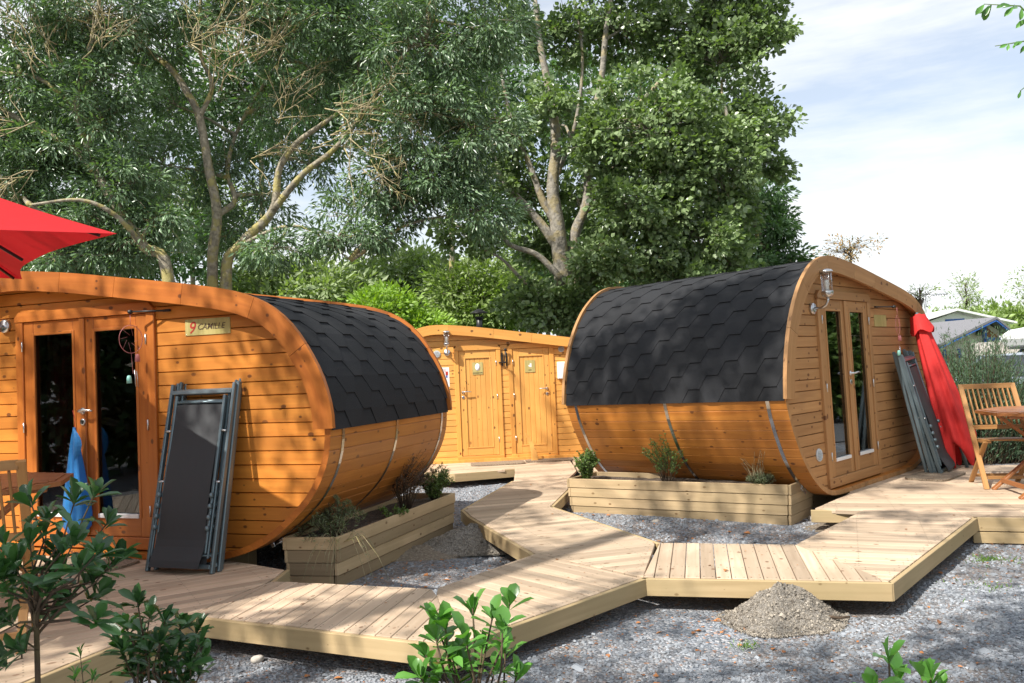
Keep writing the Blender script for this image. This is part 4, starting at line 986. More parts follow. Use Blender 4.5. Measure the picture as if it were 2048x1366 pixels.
# loose slate chips, fallen leaves, tufts
HEAPS = [((-.40, 7.15), .50, .36, .17), ((1.50, 4.82), .31, .31, .18)]
DECKS = [[P_termc, l6, l7, (-2.3, 6.2), (-3.4, 6.75), (-6.5, 7.9), (-6.5, 2.0), (-2.92, 1.95)], [P_termc, A2, A3, A4, A5, n2, n3, n4, n6, n7, (.6, 9.75), (.74, 12.6), (-1.9, 12.6), (-1.2, 10.98), (-.8, 10.66), (-.03, 10.92), l1, l2, l3, l4, l5, l6], [n1, A5, (9, 4.75), (10, 7.8), (4.2, 9.65), (3, 8.2)]]
BOX = [[(-1.71, 5.96), (-1.29, 5.87), (-.59, 7.80), (-1.03, 7.93)], [(.49, 8.45), (2.42, 7.38), (2.79, 7.84), (.83, 8.92)]]
def inside(X, Y, poly):
    r = np.zeros(len(X), bool); n = len(poly)
    for i in range(n):
        x0, y0 = poly[i]; x1, y1 = poly[(i+1) % n]; c = ((y0 > Y) != (y1 > Y)) & (X < (x1-x0)*(Y-y0)/(y1-y0+1e-12)+x0); r ^= c
    return r
def scatter(n, x0, x1, y0, y1, decks=True):
    X = rng.uniform(x0, x1, n); Y = rng.uniform(y0, y1, n); k = np.ones(n, bool)
    if decks:
        for p in DECKS: k &= ~inside(X, Y, p)
    for p in BOX: k &= ~inside(X, Y, p)
    vis = (np.abs(X) < .68*Y+.2)
    return X[k & vis], Y[k & vis]
def gh(X, Y):
    Z = np.zeros_like(X)
    for (fx, fy, ph, a) in [(.9, .7, .3, .012), (2.1, 1.3, 1.7, .009), (3.7, 4.1, 2.2, .006), (.5, 1.9, 4, .01)]: Z += a*np.sin(fx*X+fy*Y+ph)
    return Z
CHIP_V = [(-.5, -.4, 0), (.45, -.5, 0), (.5, .35, 0), (-.35, .5, 0), (-.35, -.3, 1), (.3, -.35, 1), (.35, .25, 1), (-.25, .35, 1)]
CHIP_F = [(4, 5, 6, 7), (0, 1, 5, 4), (1, 2, 6, 5), (2, 3, 7, 6), (3, 0, 4, 7)]
edge = lambda X, Y: np.clip(.18+.9*np.exp(-((X+.9)**2+(Y-6.6)**2)/.5)+.8*np.exp(-((X+1.2)**2/.6+(Y-3.9)**2/.06))+.8*np.exp(-((X-1.1)**2/.5+(Y-4.75)**2/.02))+.6*np.exp(-((X-3.6)**2/.6+(Y-6.2)**2/.08)), 0, 1)
def heap_grit():
    out = []
    for (c, rx, ry, h) in HEAPS:
        n = 13000; t = np.sqrt(rng.random(n))*1.12; a = rng.uniform(0, 2*np.pi, n); kk = 1+.10*np.sin(2*a+1)+.06*np.sin(5*a)
        z = h*np.maximum(0, 1-t*t)**1.5*(1+.08*np.sin(3*a+2)+.05*np.sin(7*a*t)); out.append(np.stack([c[0]+rx*kk*t*np.cos(a), c[1]+ry*kk*t*np.sin(a), z-.001], 1))
    P = np.concatenate(out); n = len(P); X = unit(rng.normal(0, 1, (n, 3))); Z = unit(np.cross(X, rng.normal(0, 1, (n, 3)))); Y = np.cross(Z, X); s_ = rng.lognormal(np.log(.0055), .5, n)
    tag(inst_mesh('grit', CHIP_V, CHIP_F, P, X, Y, Z, np.stack([s_, s_*.8, s_*.6], 1), rng.random(n), 'gritstone', smooth=False), kind='stuff')
def bare_earth(X, Y):
    v = np.sin(2.1*X+1.3*Y+.5)+np.sin(-1.4*X+2.9*Y+2)+.6*np.sin(5.2*X+3.1*Y)+.5*np.sin(7*Y-4*X+1)
    return 1/(1+np.exp(-(v-1.25)*4))
def chips(name, n, reg, size, mtl, zoff=0, lab=None, hfun=gh):
    X, Y = scatter(n, *reg); q = rng.random(len(X)) > .8*np.clip(bare_earth(X, Y)+edge(X, Y)-.18, 0, 1); X = X[q]; Y = Y[q]; k = len(X); a = rng.uniform(0, 2*np.pi, k); tl = rng.normal(0, .28, (k, 2))
    Zv = unit(np.stack([tl[:, 0], tl[:, 1], np.ones(k)], 1)); Xv = unit(np.stack([np.cos(a), np.sin(a), -(tl[:, 0]*np.cos(a)+tl[:, 1]*np.sin(a))], 1)); Yv = np.cross(Zv, Xv)
    s = rng.lognormal(np.log(size), .38, k); sc = np.stack([s, s*rng.uniform(.5, .9, k), s*rng.uniform(.18, .4, k)], 1)
    pos = np.stack([X, Y, hfun(X, Y)-.001+zoff], 1); o = inst_mesh(name, CHIP_V, CHIP_F, pos, Xv, Yv, Zv, sc, np.clip(rng.normal(.5, .25, k), 0, 1), mtl, smooth=False)
    return o
heap_grit(); tag(chips('gravel', 115000, (-2.4, 4.4, 1.9, 5.9), .0145, 'stone'), kind='stuff'); tag(chips('gravel', 50000, (-2.2, 5, 5.2, 10.9), .019, 'stone'), kind='stuff')
def litter(n, reg, size, mtl='deadleaf', dens=None, decks=True, z0=.008, name='leaf_litter'):
    X, Y = scatter(n, *reg, decks=decks)
    if dens is not None: k = rng.random(len(X)) < dens(X, Y); X = X[k]; Y = Y[k]
    k = len(X); a = rng.uniform(0, 2*np.pi, k); ax = np.stack([np.cos(a), np.sin(a), rng.normal(0, .12, k)], 1); up = unit(np.stack([rng.normal(0, .3, k), rng.normal(0, .3, k), np.ones(k)], 1))
    s = rng.lognormal(np.log(size), .4, k); o = leaves(name, np.stack([X, Y, gh(X, Y)+z0], 1), ax, up, s, s*rng.uniform(.4, .8, k), mtl, None, True); return tag(o, kind='stuff')
litter(6500, (-2.2, 4.6, 2.0, 9.5), .020, dens=lambda X, Y: np.clip(edge(X, Y)+.5*bare_earth(X, Y), 0, 1))
litter(90, (-2.2, 4.6, 2.2, 8), .036, dens=None)
def litter_deck():
    X = rng.uniform(-2, 5, 700); Y = rng.uniform(3, 10, 700); k = inside(X, Y, DECKS[1]) | inside(X, Y, DECKS[0]); X = X[k]; Y = Y[k]; n = len(X); a = rng.uniform(0, 6.28, n)
    s = rng.lognormal(np.log(.010), .5, n); tag(leaves('leaf_litter', np.stack([X, Y, np.full(n, .205)], 1), np.stack([np.cos(a), np.sin(a), rng.normal(0, .1, n)], 1), np.tile([0, 0, 1.], (n, 1)), s, s*.6, 'deadleaf', None, True), kind='stuff')
litter_deck()
def tufts():
    P = []; A = []; Ls = []
    for (x, y, r, n) in [(-.55, 5.35, .12, 160), (2.1, 3.55, .08, 60), (2.9, 5.2, .18, 120), (3.3, 5.9, .15, 120), (-1.2, 3.4, .08, 60), (.0, 9.2, .08, 90), (.02, 10.6, .08, 90), (1.15, 4.35, .06, 40), (3.6, 5.3, .2, 90), (.55, 3.1, .1, 40), (3.0, 4.2, .12, 60)]:
        for k in range(n):
            a = random.uniform(0, 6.28); q = abs(random.gauss(0, r)); P.append((x+q*math.cos(a), y+q*math.sin(a)*.7, .0)); A.append((random.gauss(0, .6), random.gauss(0, .6), .7)); Ls.append(random.uniform(.02, .055))
    P = np.array(P); A = np.array(A); Ls = np.array(Ls); tag(leaves('grass', P, A, rng.normal(0, 1, (len(P), 3)), Ls, Ls*.14, 'grass'), kind='stuff')
tufts()
def stone(c, s, lab):
    mb = MB(); n, m_ = 10, 6
    mb.lathe([(s*math.sin(math.pi*i/m_)*random.uniform(.85, 1.1), s*.55*-math.cos(math.pi*i/m_)) for i in range(m_+1)], (c[0], c[1], s*.3), n, wob=lambda a, z: 1+.18*math.sin(2*a+z*20)+.08*math.sin(5*a))
    tag(mb.build('stone', 'stonew'), lab, 'stone', 'pale stones on the gravel')
stone(tuple(gz(515, 1322, 0))[:2], .035, 'pale stone on the dark gravel in front of the left deck')
stone(tuple(gz(1312, 1048, 0))[:2], .05, 'flat pale stone at the foot of the right planter')
stone(tuple(gz(1020, 1302, 0))[:2], .03, 'pale crumbly stone beside the bright green shrub')
stone(tuple(gz(1628, 1040, 0))[:2], .06, 'reddish stone lying on the earth mound by the right planter')
mb = MB(); a, b = gz(1622, 1240, .02), gz(1700, 1233, .03); mb.tube([a, a.lerp(b, .4)+Vector((0, .01, .01)), a.lerp(b, .7)+Vector((0, -.01, .0)), b], [.011, .010, .008, .006], 7); tag(mb.build('stick', 'twig'), 'short broken stick lying at the foot of the gravel heap', 'stick')

# ------------------------------------------------------------------ shrubs and planter plants
BIG_V = [(0, 0, 0), (-.26, .28, .05), (0, .30, 0), (.26, .28, .05), (-.5, .62, .07), (0, .62, -.02), (.5, .62, .07), (-.36, .86, .03), (0, .88, -.05), (.36, .86, .03), (0, 1, -.09)]
BIG_F = [(0, 2, 1), (0, 3, 2), (1, 2, 5), (1, 5, 4), (2, 3, 6), (2, 6, 5), (4, 5, 8), (4, 8, 7), (5, 6, 9), (5, 9, 8), (7, 8, 10), (8, 9, 10)]
def big_leaves(name, pos, axis, up, Ls, Ws, mtl, parent):
    Y = unit(axis); X = unit(np.cross(Y, up)); Z = np.cross(X, Y); return inst_mesh(name, BIG_V, BIG_F, pos, X, Y, Z, np.stack([Ws, Ls, Ls], 1), rng.random(len(pos)), mtl, parent)
def shrub(loc, tips, label, mtl, leaf=.085, lw=.42, fork=None, whorl=(7, 10), name='shrub', r0=.012, side=5, group=None):
    """tips: world points; branches rise from loc through fork"""
    loc = Vector(loc); r = empty(name, loc, (0, 0, 0), 1, label, 'shrub', group); mb = MB(); fork = Vector(fork) if fork else loc.lerp(Vector(tips[0]), .4)
    mb.tube([Vector((0, 0, 0)), (fork-loc)*.5+Vector((random.uniform(-.01, .01), 0, 0)), fork-loc], [r0, r0*.9, r0*.8], 8)
    P = []; A = []; U = []; Ls = []
    for t in tips:
        t = Vector(t); s = fork.lerp(loc, random.uniform(0, .12)); d = t-s; m1 = s+d*.35+Vector((random.gauss(0, .02), random.gauss(0, .02), d.length*.02)); m2 = s+d*.72+Vector((random.gauss(0, .015), random.gauss(0, .015), -.02))
        mb.tube([s-loc, m1-loc, m2-loc, t-loc], [r0*.5, r0*.38, r0*.28, r0*.2], 6)
        td = (t-m2).normalized(); td = (td+Vector((0, 0, .6))).normalized()
        x = td.cross(Vector((.3, 1, .1))).normalized(); y = td.cross(x); n = random.randint(*whorl)
        for k in range(n):
            a = k*2.4+random.uniform(-.3, .3); op = random.uniform(.35, 1.35) if k > 2 else random.uniform(.1, .45)
            ax = (td*math.cos(op)+(x*math.cos(a)+y*math.sin(a))*math.sin(op)).normalized()
            P.append(t-loc-td*random.uniform(0, .03)); A.append(ax); U.append(td+Vector((random.gauss(0, .2), random.gauss(0, .2), .2))); Ls.append(leaf*random.uniform(.6, 1.15)*(1 if k > 1 else .7))
        for k in range(side):
            q = random.uniform(.45, .97); base = m1.lerp(t, q); a = random.uniform(0, 6.28); ax = ((x*math.cos(a)+y*math.sin(a))+td*.4).normalized()
            P.append(base-loc); A.append(ax); U.append(td+Vector((0, 0, .3))); Ls.append(leaf*random.uniform(.6, 1.05))
    mb.build('stem', 'twig', r); Ls = np.array(Ls); big_leaves('foliage', np.array([tuple(p) for p in P]), np.array([tuple(a) for a in A]), np.array([tuple(u) for u in U]), Ls, Ls*lw, mtl, r); return r
def tipsat(L_, d, jit=.1): return [at(x, y, d+random.uniform(-jit, jit)) for x, y in L_]
shrub((-1.52, 2.63, 0), tipsat([(60, 1000), (95, 1040), (190, 985), (150, 1000), (215, 1045), (60, 1085), (150, 1080), (195, 1105), (230, 1130), (30, 1130), (110, 1140), (175, 1160), (60, 1180), (10, 1090), (140, 1200), (200, 1190), (240, 1105), (110, 1230), (15, 1240), (40, 1300), (20, 1180), (195, 1240), (5, 1150), (5, 1330), (-30, 1250), (120, 1100), (95, 1175), (160, 1130)], 2.6, .18),
      'tall dark glossy evergreen shrub at the front left corner, on a single thin stem', 'glossy', .088, .40, fork=at(72, 1215, 2.6), whorl=(7, 10), side=6, r0=.010, group='young evergreen shrubs')
shrub((-1.36, 3.02, 0), tipsat([(275, 1205), (300, 1225), (330, 1240), (365, 1245), (395, 1255), (250, 1250), (280, 1275), (320, 1285), (360, 1290), (400, 1290), (245, 1300), (290, 1320), (335, 1330), (380, 1325), (270, 1345), (320, 1360), (370, 1360), (345, 1300), (300, 1300), (235, 1280), (410, 1310), (400, 1345)], 3.0, .16),
      'low dark glossy bush in front of the left deck corner', 'glossy', .078, .42, fork=(-1.35, 3.03, .3), whorl=(7, 11), side=8, group='young evergreen shrubs')
shrub((-.17, 2.44, 0), tipsat([(1020, 1205), (945, 1215), (862, 1225), (890, 1245), (1005, 1250), (870, 1270), (930, 1275), (985, 1235), (905, 1305), (965, 1290), (850, 1310), (1010, 1300), (935, 1330), (875, 1345), (990, 1340), (840, 1350), (1035, 1345), (910, 1365)], 2.4, .12),
      'bright green glossy shrub in the middle foreground', 'pitto', .074, .58, fork=(-.15, 2.44, .40), whorl=(5, 8), side=3, group='young evergreen shrubs')
shrub((.99, 2.2, 0), tipsat([(1778, 1318), (1845, 1345), (1862, 1356), (1795, 1350), (1750, 1372), (1880, 1380)], 2.2, .05),
      'small bright green shrub tip at the bottom right corner', 'pitto', .078, .5, fork=(.99, 2.2, .35), whorl=(5, 7), side=2, group='young evergreen shrubs')
shrub((-1.46, 2.82, 0), tipsat([(160, 1305), (150, 1345), (185, 1350)], 2.8, .03), 'thin pale green seedling between the two dark shrubs', 'pitto', .05, .35, fork=(-1.46, 2.82, .25), whorl=(5, 7), side=3, r0=.006, group='young evergreen shrubs')
def herb(name, loc, h, r, ns, mtl, label, ll=.02, lw=.4, per=40, lean=.5, stem='twig', bare=.2, arch=0, cat='plant', rad=.0016, off=(0, 0)):
    root = empty(name, loc, (0, 0, 0), 1, label, cat); mb = MB(); P = []; A = []
    for k in range(ns):
        a = random.uniform(0, 6.28); q = random.random()**.5; tip = Vector((math.cos(a)*r*q, math.sin(a)*r*q, h*(1-.35*q*q)*random.uniform(.7, 1.05))); m_ = tip*.5+Vector((random.gauss(0, .02), random.gauss(0, .02), h*.08)); tip.z -= arch*q*h; tip.x += off[0]*tip.z; tip.y += off[1]*tip.z
        b = Vector((math.cos(a)*r*.12, math.sin(a)*r*.12, 0)); pts = [b, b.lerp(m_, .6), m_, m_.lerp(tip, .6)+Vector((0, 0, arch*.1*h)), tip]; mb.tube(pts, [rad*1.8, rad*1.5, rad*1.2, rad, rad*.6], 4)
        for j in range(per):
            t = bare+(1-bare)*random.random(); f = t*4; i = min(3, int(f)); p = pts[i].lerp(pts[i+1], f-i); P.append(p); A.append((random.gauss(0, 1), random.gauss(0, 1), random.gauss(.5, .8)))
    mb.build('stems', stem, root); P = np.array([tuple(p) for p in P]); A = np.array(A)
    P += rng.normal(0, ll*.15, P.shape); Ls = ll*rng.uniform(.6, 1.2, len(P)); leaves('foliage', P, A, rng.normal(0, 1, P.shape)+[0, 0, 1], Ls, Ls*lw, mtl, root); return root
PZ = .33
def pp(x, y): v = gz(x, y, PZ); return (v.x, v.y, PZ-.01)
LO = (.32, -.10); RO = (-.10, -.22)
def pl(t, s_, c): # position in a planter: t along the outer edge, s_ metres inside it
    a, b, cc = Vector(c[0]), Vector(c[1]), Vector(c[2]); d = (b-a).normalized(); n_ = Vector((-d.y, d.x)); n_ = n_ if n_.dot(cc) > 0 else -n_; p = a.lerp(b, t)+n_*s_; return (p.x, p.y, PZ-.01)
cL = ((-1.29, 5.87), (-.59, 7.80), (-.4, .12)); cR = ((.49, 8.45), (2.42, 7.38), (.3, .5))
herb('rosemary_plant', pl(.10, .16, cL), .38, .29, 64, 'herbgrey', 'wispy grey green plant spilling over the near end of the left planter', .035, .12, 46, bare=.1, arch=.55)
herb('trailing_plant', pl(.06, .05, cL), .12, .38, 34, 'herbgrey', 'pale trailing stalks hanging over the left planter edge', .02, .2, 8, bare=.3, arch=3.0, stem='deadwood')
herb('twiggy_plant', pl(.62, .12, cL), .52, .2, 70, 'drybrown', 'dark reddish brown twiggy plant in the middle of the left planter', .018, .4, 30, bare=.3, stem='twig', off=LO)
herb('leafy_plant', pl(.88, .10, cL), .34, .15, 60, 'herb', 'dense small leaved green plant at the far end of the left planter', .024, .5, 55, bare=.15, off=(.2, 0))
herb('creeping_plant', pl(.45, .07, cL), .12, .16, 16, 'herb', 'low creeping green plant on the soil of the left planter', .03, .6, 12, bare=.3)
herb('leafy_plant', pl(.08, .10, cR), .36, .14, 65, 'herb', 'dense round leaved bush at the left end of the right planter', .026, .6, 64, bare=.05)
herb('open_shrub', pl(.47, .08, cR), .52, .24, 36, 'herb', 'open airy shrub in the middle of the right planter', .024, .45, 46, bare=.25, off=RO)
herb('lavender_plant', pl(.87, .10, cR), .15, .15, 90, 'herbgrey', 'grey green lavender cushion at the right end of the right planter', .025, .16, 30, bare=.1)
herb('dry_flower_stalks', pl(.86, .10, cR), .44, .2, 24, 'drybrown', 'tall dry flower stalks rising from the lavender cushion', .010, .6, 12, bare=.7, stem='deadwood', rad=.0015, off=RO)

# ------------------------------------------------------------------ trees
def limb(mb, pts, r0, r1, n=10):
    P = spline([tuple(p)[:2] for p in pts], 5); Zs = spline([(p[2], 0) for p in [tuple(q) for q in pts]], 5)
    Q = [Vector((P[i][0], P[i][1], Zs[i][0])) for i in range(len(P))]; k = len(Q)
    R = [r0+(r1-r0)*(i/(k-1))**.8 for i in range(k)]; R = [x*random.uniform(.95, 1.06) for x in R]
    mb.tube(Q, R, n); return Q
def tree(name, base, label, limbs, blobs, mtl, bark_, leaf, lw=.35, per=55, clump=.38, droop=.35, bare=0, group=None, cat='tree', broad=False, thick=1.0, off=0, twig_r=.012, splay=1.0, barelist=(), dense=1.0):
    """limbs: [(world points, r0, r1)]; blobs: [(centre, (rx,ry,rz), clumps)] ; every clump hangs on a branch"""
    base = Vector(base); root = empty(name, base, (0, 0, 0), 1, label, cat, group); mb = MB(); nodes_ = []
    for pts, r0, r1 in limbs:
        Q = limb(mb, [Vector(p)-base for p in pts], r0*thick, r1*thick); nodes_ += [tuple(q) for q in Q[2:]]
    NP = np.array(nodes_) if nodes_ else np.zeros((1, 3)); P = []; A = []; Rn = []
    for c, rad, n in blobs:
        n = int(n*dense); c = np.array(tuple(Vector(c)-base)); rad = np.array(rad); d = unit(rng.normal(0, 1, (n, 3))); q = rng.random(n)**.42
        C = c + d*rad*q[:, None]
        # a branch reaches the blob, then twigs reach each clump
        j = np.argmin(np.linalg.norm(NP-(c-np.array([0, 0, rad[2]*.5])), axis=1)); s = Vector(NP[j]); e = Vector(c); br = []
        k = s.lerp(e, .5)+Vector((random.gauss(0, .1), random.gauss(0, .1), (e-s).length*.08)); Q = limb(mb, [s, s.lerp(k, .5), k, e], max(twig_r*1.6, min(.05, .012*n**.5))*thick, twig_r, 6); loc = np.array([tuple(x) for x in Q])
        for i in range(n):
            cl = C[i]; t = np.argmin(np.linalg.norm(loc-(cl*.6+c*.4), axis=1)) if random.random() < .75 else len(loc)-1
            a = Vector(loc[t]); b = Vector(cl); m_ = a.lerp(b, .55)+Vector((random.gauss(0, .08), random.gauss(0, .08), .12*(b-a).length*random.random()))
            mb.tube([a, a.lerp(m_, .6), m_, b], [twig_r*.8, twig_r*.65, twig_r*.5, twig_r*.3], 3, cap=False)
            k2 = int(per*random.uniform(.6, 1.3)); dd = unit(rng.normal(0, 1, (k2, 3))); rr = rng.random(k2)**.6*clump*random.uniform(.65, 1.25)
            p_ = dd*rr[:, None]*np.array([1, 1, .7]); P.append(cl+p_); A.append(dd*splay+np.array([0, 0, -droop])+d[i]*.5); Rn.append(np.clip(rng.normal(.45, .2, k2)+rng.normal(0, .1), 0, 1))
    for (a, dvec, ln, n) in barelist:      # sprays of leafless twigs
        a = Vector(a)-base; dvec = Vector(dvec)
        mbb = MB()
        for i in range(n):
            d = (dvec.normalized()+Vector((random.gauss(0, .35), random.gauss(0, .35), random.gauss(0, .35)))).normalized(); L_ = ln*random.uniform(.4, 1.1); s = a+dvec.normalized()*ln*random.uniform(0, .5)+Vector((random.gauss(0, .1),)*3)
            pts = [s]; p = s.copy(); dd = d.copy()
            for k in range(5): dd = (dd+Vector((random.gauss(0, .28), random.gauss(0, .28), random.gauss(-.02, .22)))).normalized(); p = p+dd*L_/5; pts.append(p.copy())
            mbb.tube(pts, [.010, .0085, .007, .006, .0045, .003], 4)
            for j in (2, 3, 4):
                for rep_ in range(2):
                    d3 = (dd+Vector((random.gauss(0, .7), random.gauss(0, .7), random.gauss(0, .7)))).normalized(); q = pts[j]; mbb.tube([q, q+d3*L_*.12, q+(d3+Vector((0, 0, random.gauss(0, .4))))*L_*.25], [.005, .004, .002], 3)
        mbb.build('bare_branch', 'deadwood', root)
    mb.build('trunk', bark_, root)
    if P:
        P = np.concatenate(P); A = np.concatenate(A); Rn = np.concatenate(Rn); n = len(P); A = A+rng.normal(0, .25, A.shape)
        up = unit(rng.normal(0, .75, (n, 3))+np.array([-.25, -.35, .8])); Ls = leaf*rng.uniform(.45, 1.45, n)
        leaves('crown', P, A, up, Ls, Ls*lw, mtl, root, broad, Rn)
    return root
def PXL(L_, d): return [at(x, y, d) if len(t) == 2 else at(x, y, t[2]) for t in L_ for x, y in [t[:2]]]
def B(L_, d, mpp=None):
    """blobs given as (px, py, r_h, r_v, n[, d])"""
    out = []
    for t in L_:
        x, y, rh, rv, n = t[:5]; dd = t[5] if len(t) > 5 else d; out.append((at(x, y, dd), (rh, rh*.8, rv), n))
    return out
def ground_of(x, y, d): p = at(x, y, d); return (p.x, p.y, 0)
# the big ash with forked lichened trunks behind the orange cabin
g1 = ground_of(440, 640, 14)
tree('ash_tree', g1, 'big ash tree with forked lichened trunks rising behind the orange cabin',
     [([g1]+PXL([(425, 558), (434, 431), (418, 340), (399, 236), (372, 181), (336, 132), (272, 91), (204, 68), (136, 45)], 14), .105, .03),
      ([Vector(g1)+Vector((.22, .1, 0))]+PXL([(452, 563), (481, 490), (545, 422), (558, 340), (590, 290), (635, 255), (700, 210)], 14), .11, .03),
      (PXL([(545, 422, 14), (604, 350, 13.8), (672, 295, 13.6), (744, 200, 13.6), (800, 120, 13.4), (850, 40, 13.3)], 14), .065, .02),
      (PXL([(399, 236), (425, 170), (402, 113), (400, 20), (410, -60)], 14), .045, .02), (PXL([(434, 431, 14), (470, 400, 14.4), (455, 340, 14.6), (480, 250, 15), (560, 120, 15.2), (640, 10, 15.2)], 14), .06, .02),
      (PXL([(481, 490, 14), (560, 455, 13.6), (620, 460, 13.4), (700, 520, 13.2)], 14), .035, .012)],
     B([(560, 40, 1.3, .8, 40), (430, 20, 1.1, .7, 26), (700, 60, 1.3, .9, 50), (850, 90, 1.4, 1.0, 60, 13.4), (960, 60, 1.1, .9, 36, 13.4), (830, 230, 1.3, .9, 52, 13.4), (950, 260, .9, .9, 34, 13.3), (850, 360, 1.1, .7, 44, 13.4), (740, 400, .9, .6, 30, 13.5), (640, 150, 1.0, .7, 26, 15.2), (620, 330, .8, .5, 16, 15), (540, 220, .8, .6, 14, 15), (540, 500, .7, .25, 12, 13.2), (680, 480, .9, .25, 14, 13.2), (780, 470, .6, .25, 8, 13.4), (450, 330, .7, .6, 12, 14.8), (460, 470, .6, .4, 12, 14.6), (330, 330, .9, .8, 26, 14.6), (350, 210, .8, .7, 16, 15), (300, 60, 1.2, .8, 34, 14.2), (520, 400, .8, .5, 16, 15), (950, 420, .7, .5, 18, 13.5), (600, -100, 2.6, 1.0, 60), (900, -100, 2.2, 1.0, 50, 13.4), (350, -90, 1.8, .8, 34)], 14),
     'ash', 'bark', .105, .30, 92, .27, .6, dense=1.35, barelist=[(at(640, 290, 12.9), (.7, -.2, .5), 1.2, 8), (at(665, 200, 12.9), (.9, 0, -.25), 1.7, 13), (at(700, 260, 12.9), (.5, 0, -.6), 1.3, 8), (at(710, 340, 12.9), (.8, 0, -.1), 1.1, 7), (at(380, 90, 13), (.6, 0, .4), 1.2, 12), (at(250, 60, 13), (-.5, 0, .2), 1.2, 10), (at(430, 190, 13.6), (.5, -.2, .8), 1.6, 14), (at(560, 250, 13.6), (.3, -.3, .7), 1.3, 10), (at(330, 130, 13.7), (-.4, -.2, .6), 1.5, 10), (at(500, 130, 13.7), (.5, -.2, .3), 1.2, 10), (at(480, 330, 13.7), (.7, 0, .3), 1.0, 8)])
g2 = ground_of(345, 640, 13)
tree('ash_tree', g2, 'leaning ash tree behind the orange cabin, its limbs running up to the left edge',
     [([g2]+PXL([(336, 554), (290, 495), (245, 431), (190, 345), (136, 290), (82, 263), (0, 218), (-90, 180)], 13), .11, .035),
      (PXL([(215, 385), (180, 310), (150, 227), (113, 181), (68, 154), (0, 145)], 13), .055, .025), (PXL([(150, 227), (160, 150), (190, 60), (200, -20)], 13), .05, .02), (PXL([(290, 495, 13), (230, 430, 12.6), (160, 400, 12.4), (60, 410, 12.3)], 13), .05, .02)],
     B([(60, 50, 1.2, .8, 44), (180, 30, 1.0, .7, 30), (30, 170, .9, .6, 24), (90, 330, 1.0, .7, 40), (20, 400, 1.0, .6, 34), (200, 250, .8, .7, 22), (250, 370, .8, .6, 26), (310, 440, .7, .5, 20), (170, 440, .9, .5, 26), (120, 520, .9, .35, 22), (230, 510, .7, .3, 14), (30, 280, .9, .6, 28), (60, -90, 1.8, .8, 30), (-150, 200, 1.4, 1.5, 40), (210, 150, .8, .7, 18)], 13.2),
     'ash', 'bark', .105, .30, 92, .27, .6, dense=1.35, barelist=[(at(110, 150, 12.6), (-.2, -.2, .8), 1.3, 12), (at(60, 250, 12.4), (-.8, 0, .2), 1.5, 16), (at(190, 110, 12.6), (.3, -.2, .5), 1.2, 10), (at(60, 350, 12.4), (-.8, 0, -.2), 1.4, 14)])
g3 = ground_of(1145, 700, 18)
tree('poplar_tree', g3, 'large poplar with several pale lichened trunks standing behind the sanitary cabin',
     [([g3]+PXL([(1130, 600), (1123, 539), (1114, 445), (1105, 375), (1112, 281), (1100, 187), (1081, 94), (1070, 0)], 18), .25, .05),
      ([Vector(g3)+Vector((.15, .1, 0))]+PXL([(1148, 560), (1150, 469), (1172, 410), (1177, 340), (1184, 258), (1203, 155), (1212, 61), (1225, -20)], 18.1), .15, .05),
      (PXL([(1119, 500), (1080, 445), (1034, 394), (1001, 356), (985, 300)], 18), .12, .04), (PXL([(1115, 450), (1085, 400), (1062, 337), (1020, 230), (1000, 130)], 18.2), .11, .03), (PXL([(1125, 560), (1076, 511), (1025, 492), (987, 464), (900, 450), (856, 436)], 17.6), .08, .02),
      (PXL([(1140, 620), (1100, 590), (1053, 567), (1006, 520), (964, 497)], 17.6), .07, .02), (PXL([(1147, 655), (1153, 610), (1175, 557), (1208, 483), (1240, 440)], 17.5), .12, .04), (PXL([(1177, 340), (1240, 250), (1330, 150), (1400, 40)], 18), .08, .03), (PXL([(1172, 410), (1260, 380), (1380, 330), (1460, 260)], 17.6), .07, .03), (PXL([(1105, 375), (1150, 250), (1165, 120), (1150, 0)], 18.3), .06, .02)],
     B([(1300, 260, 1.5, 1.3, 100, 17.2), (1120, 620, .8, .5, 40, 17.3), (1180, 300, .7, .7, 14, 17.2), (1100, 200, .6, .6, 12, 17.3), (1400, 330, 1.3, 1.3, 80, 17.2), (1280, 400, 1.1, .9, 60, 17), (1380, 470, 1.0, .7, 46, 17.2), (1450, 120, 1.2, 1.2, 80), (1500, 260, .95, .9, 56), (1510, 40, .9, .9, 46), (1380, 50, 1.3, 1.0, 60, 18.3), (1250, 60, 1.2, .9, 50, 18.6), (1130, 60, 1.0, .8, 36, 18.8), (1010, 70, .8, .7, 26, 18.4), (1000, 250, .8, .8, 30, 18.3), (1060, 380, 1.0, .8, 30, 19), (960, 380, .9, .7, 30, 18), (1170, 400, 1.2, 1.2, 36, 19.4), (1240, 520, 1.1, .5, 46, 17), (1360, 560, 1.0, .4, 36, 17.2), (1170, 620, .7, .6, 40, 17.2), (1060, 600, .6, .4, 24, 17.6), (1090, 500, .6, .5, 20, 18.8), (940, 470, .8, .4, 22, 17.6), (1460, 400, .8, .8, 34), (1110, 250, .8, .7, 16, 19.4), (1450, 520, .7, .5, 22), (1540, 330, .4, .35, 10), (1300, -110, 2.4, 1.0, 90), (1050, -90, 1.8, .8, 40, 18.5), (1500, -60, 1.0, .8, 34)], 18),
     'poplar', 'barkp', .10, .85, 66, .29, .25, dense=1.15, broad=True, twig_r=.014)
g4 = ground_of(1540, 640, 23)
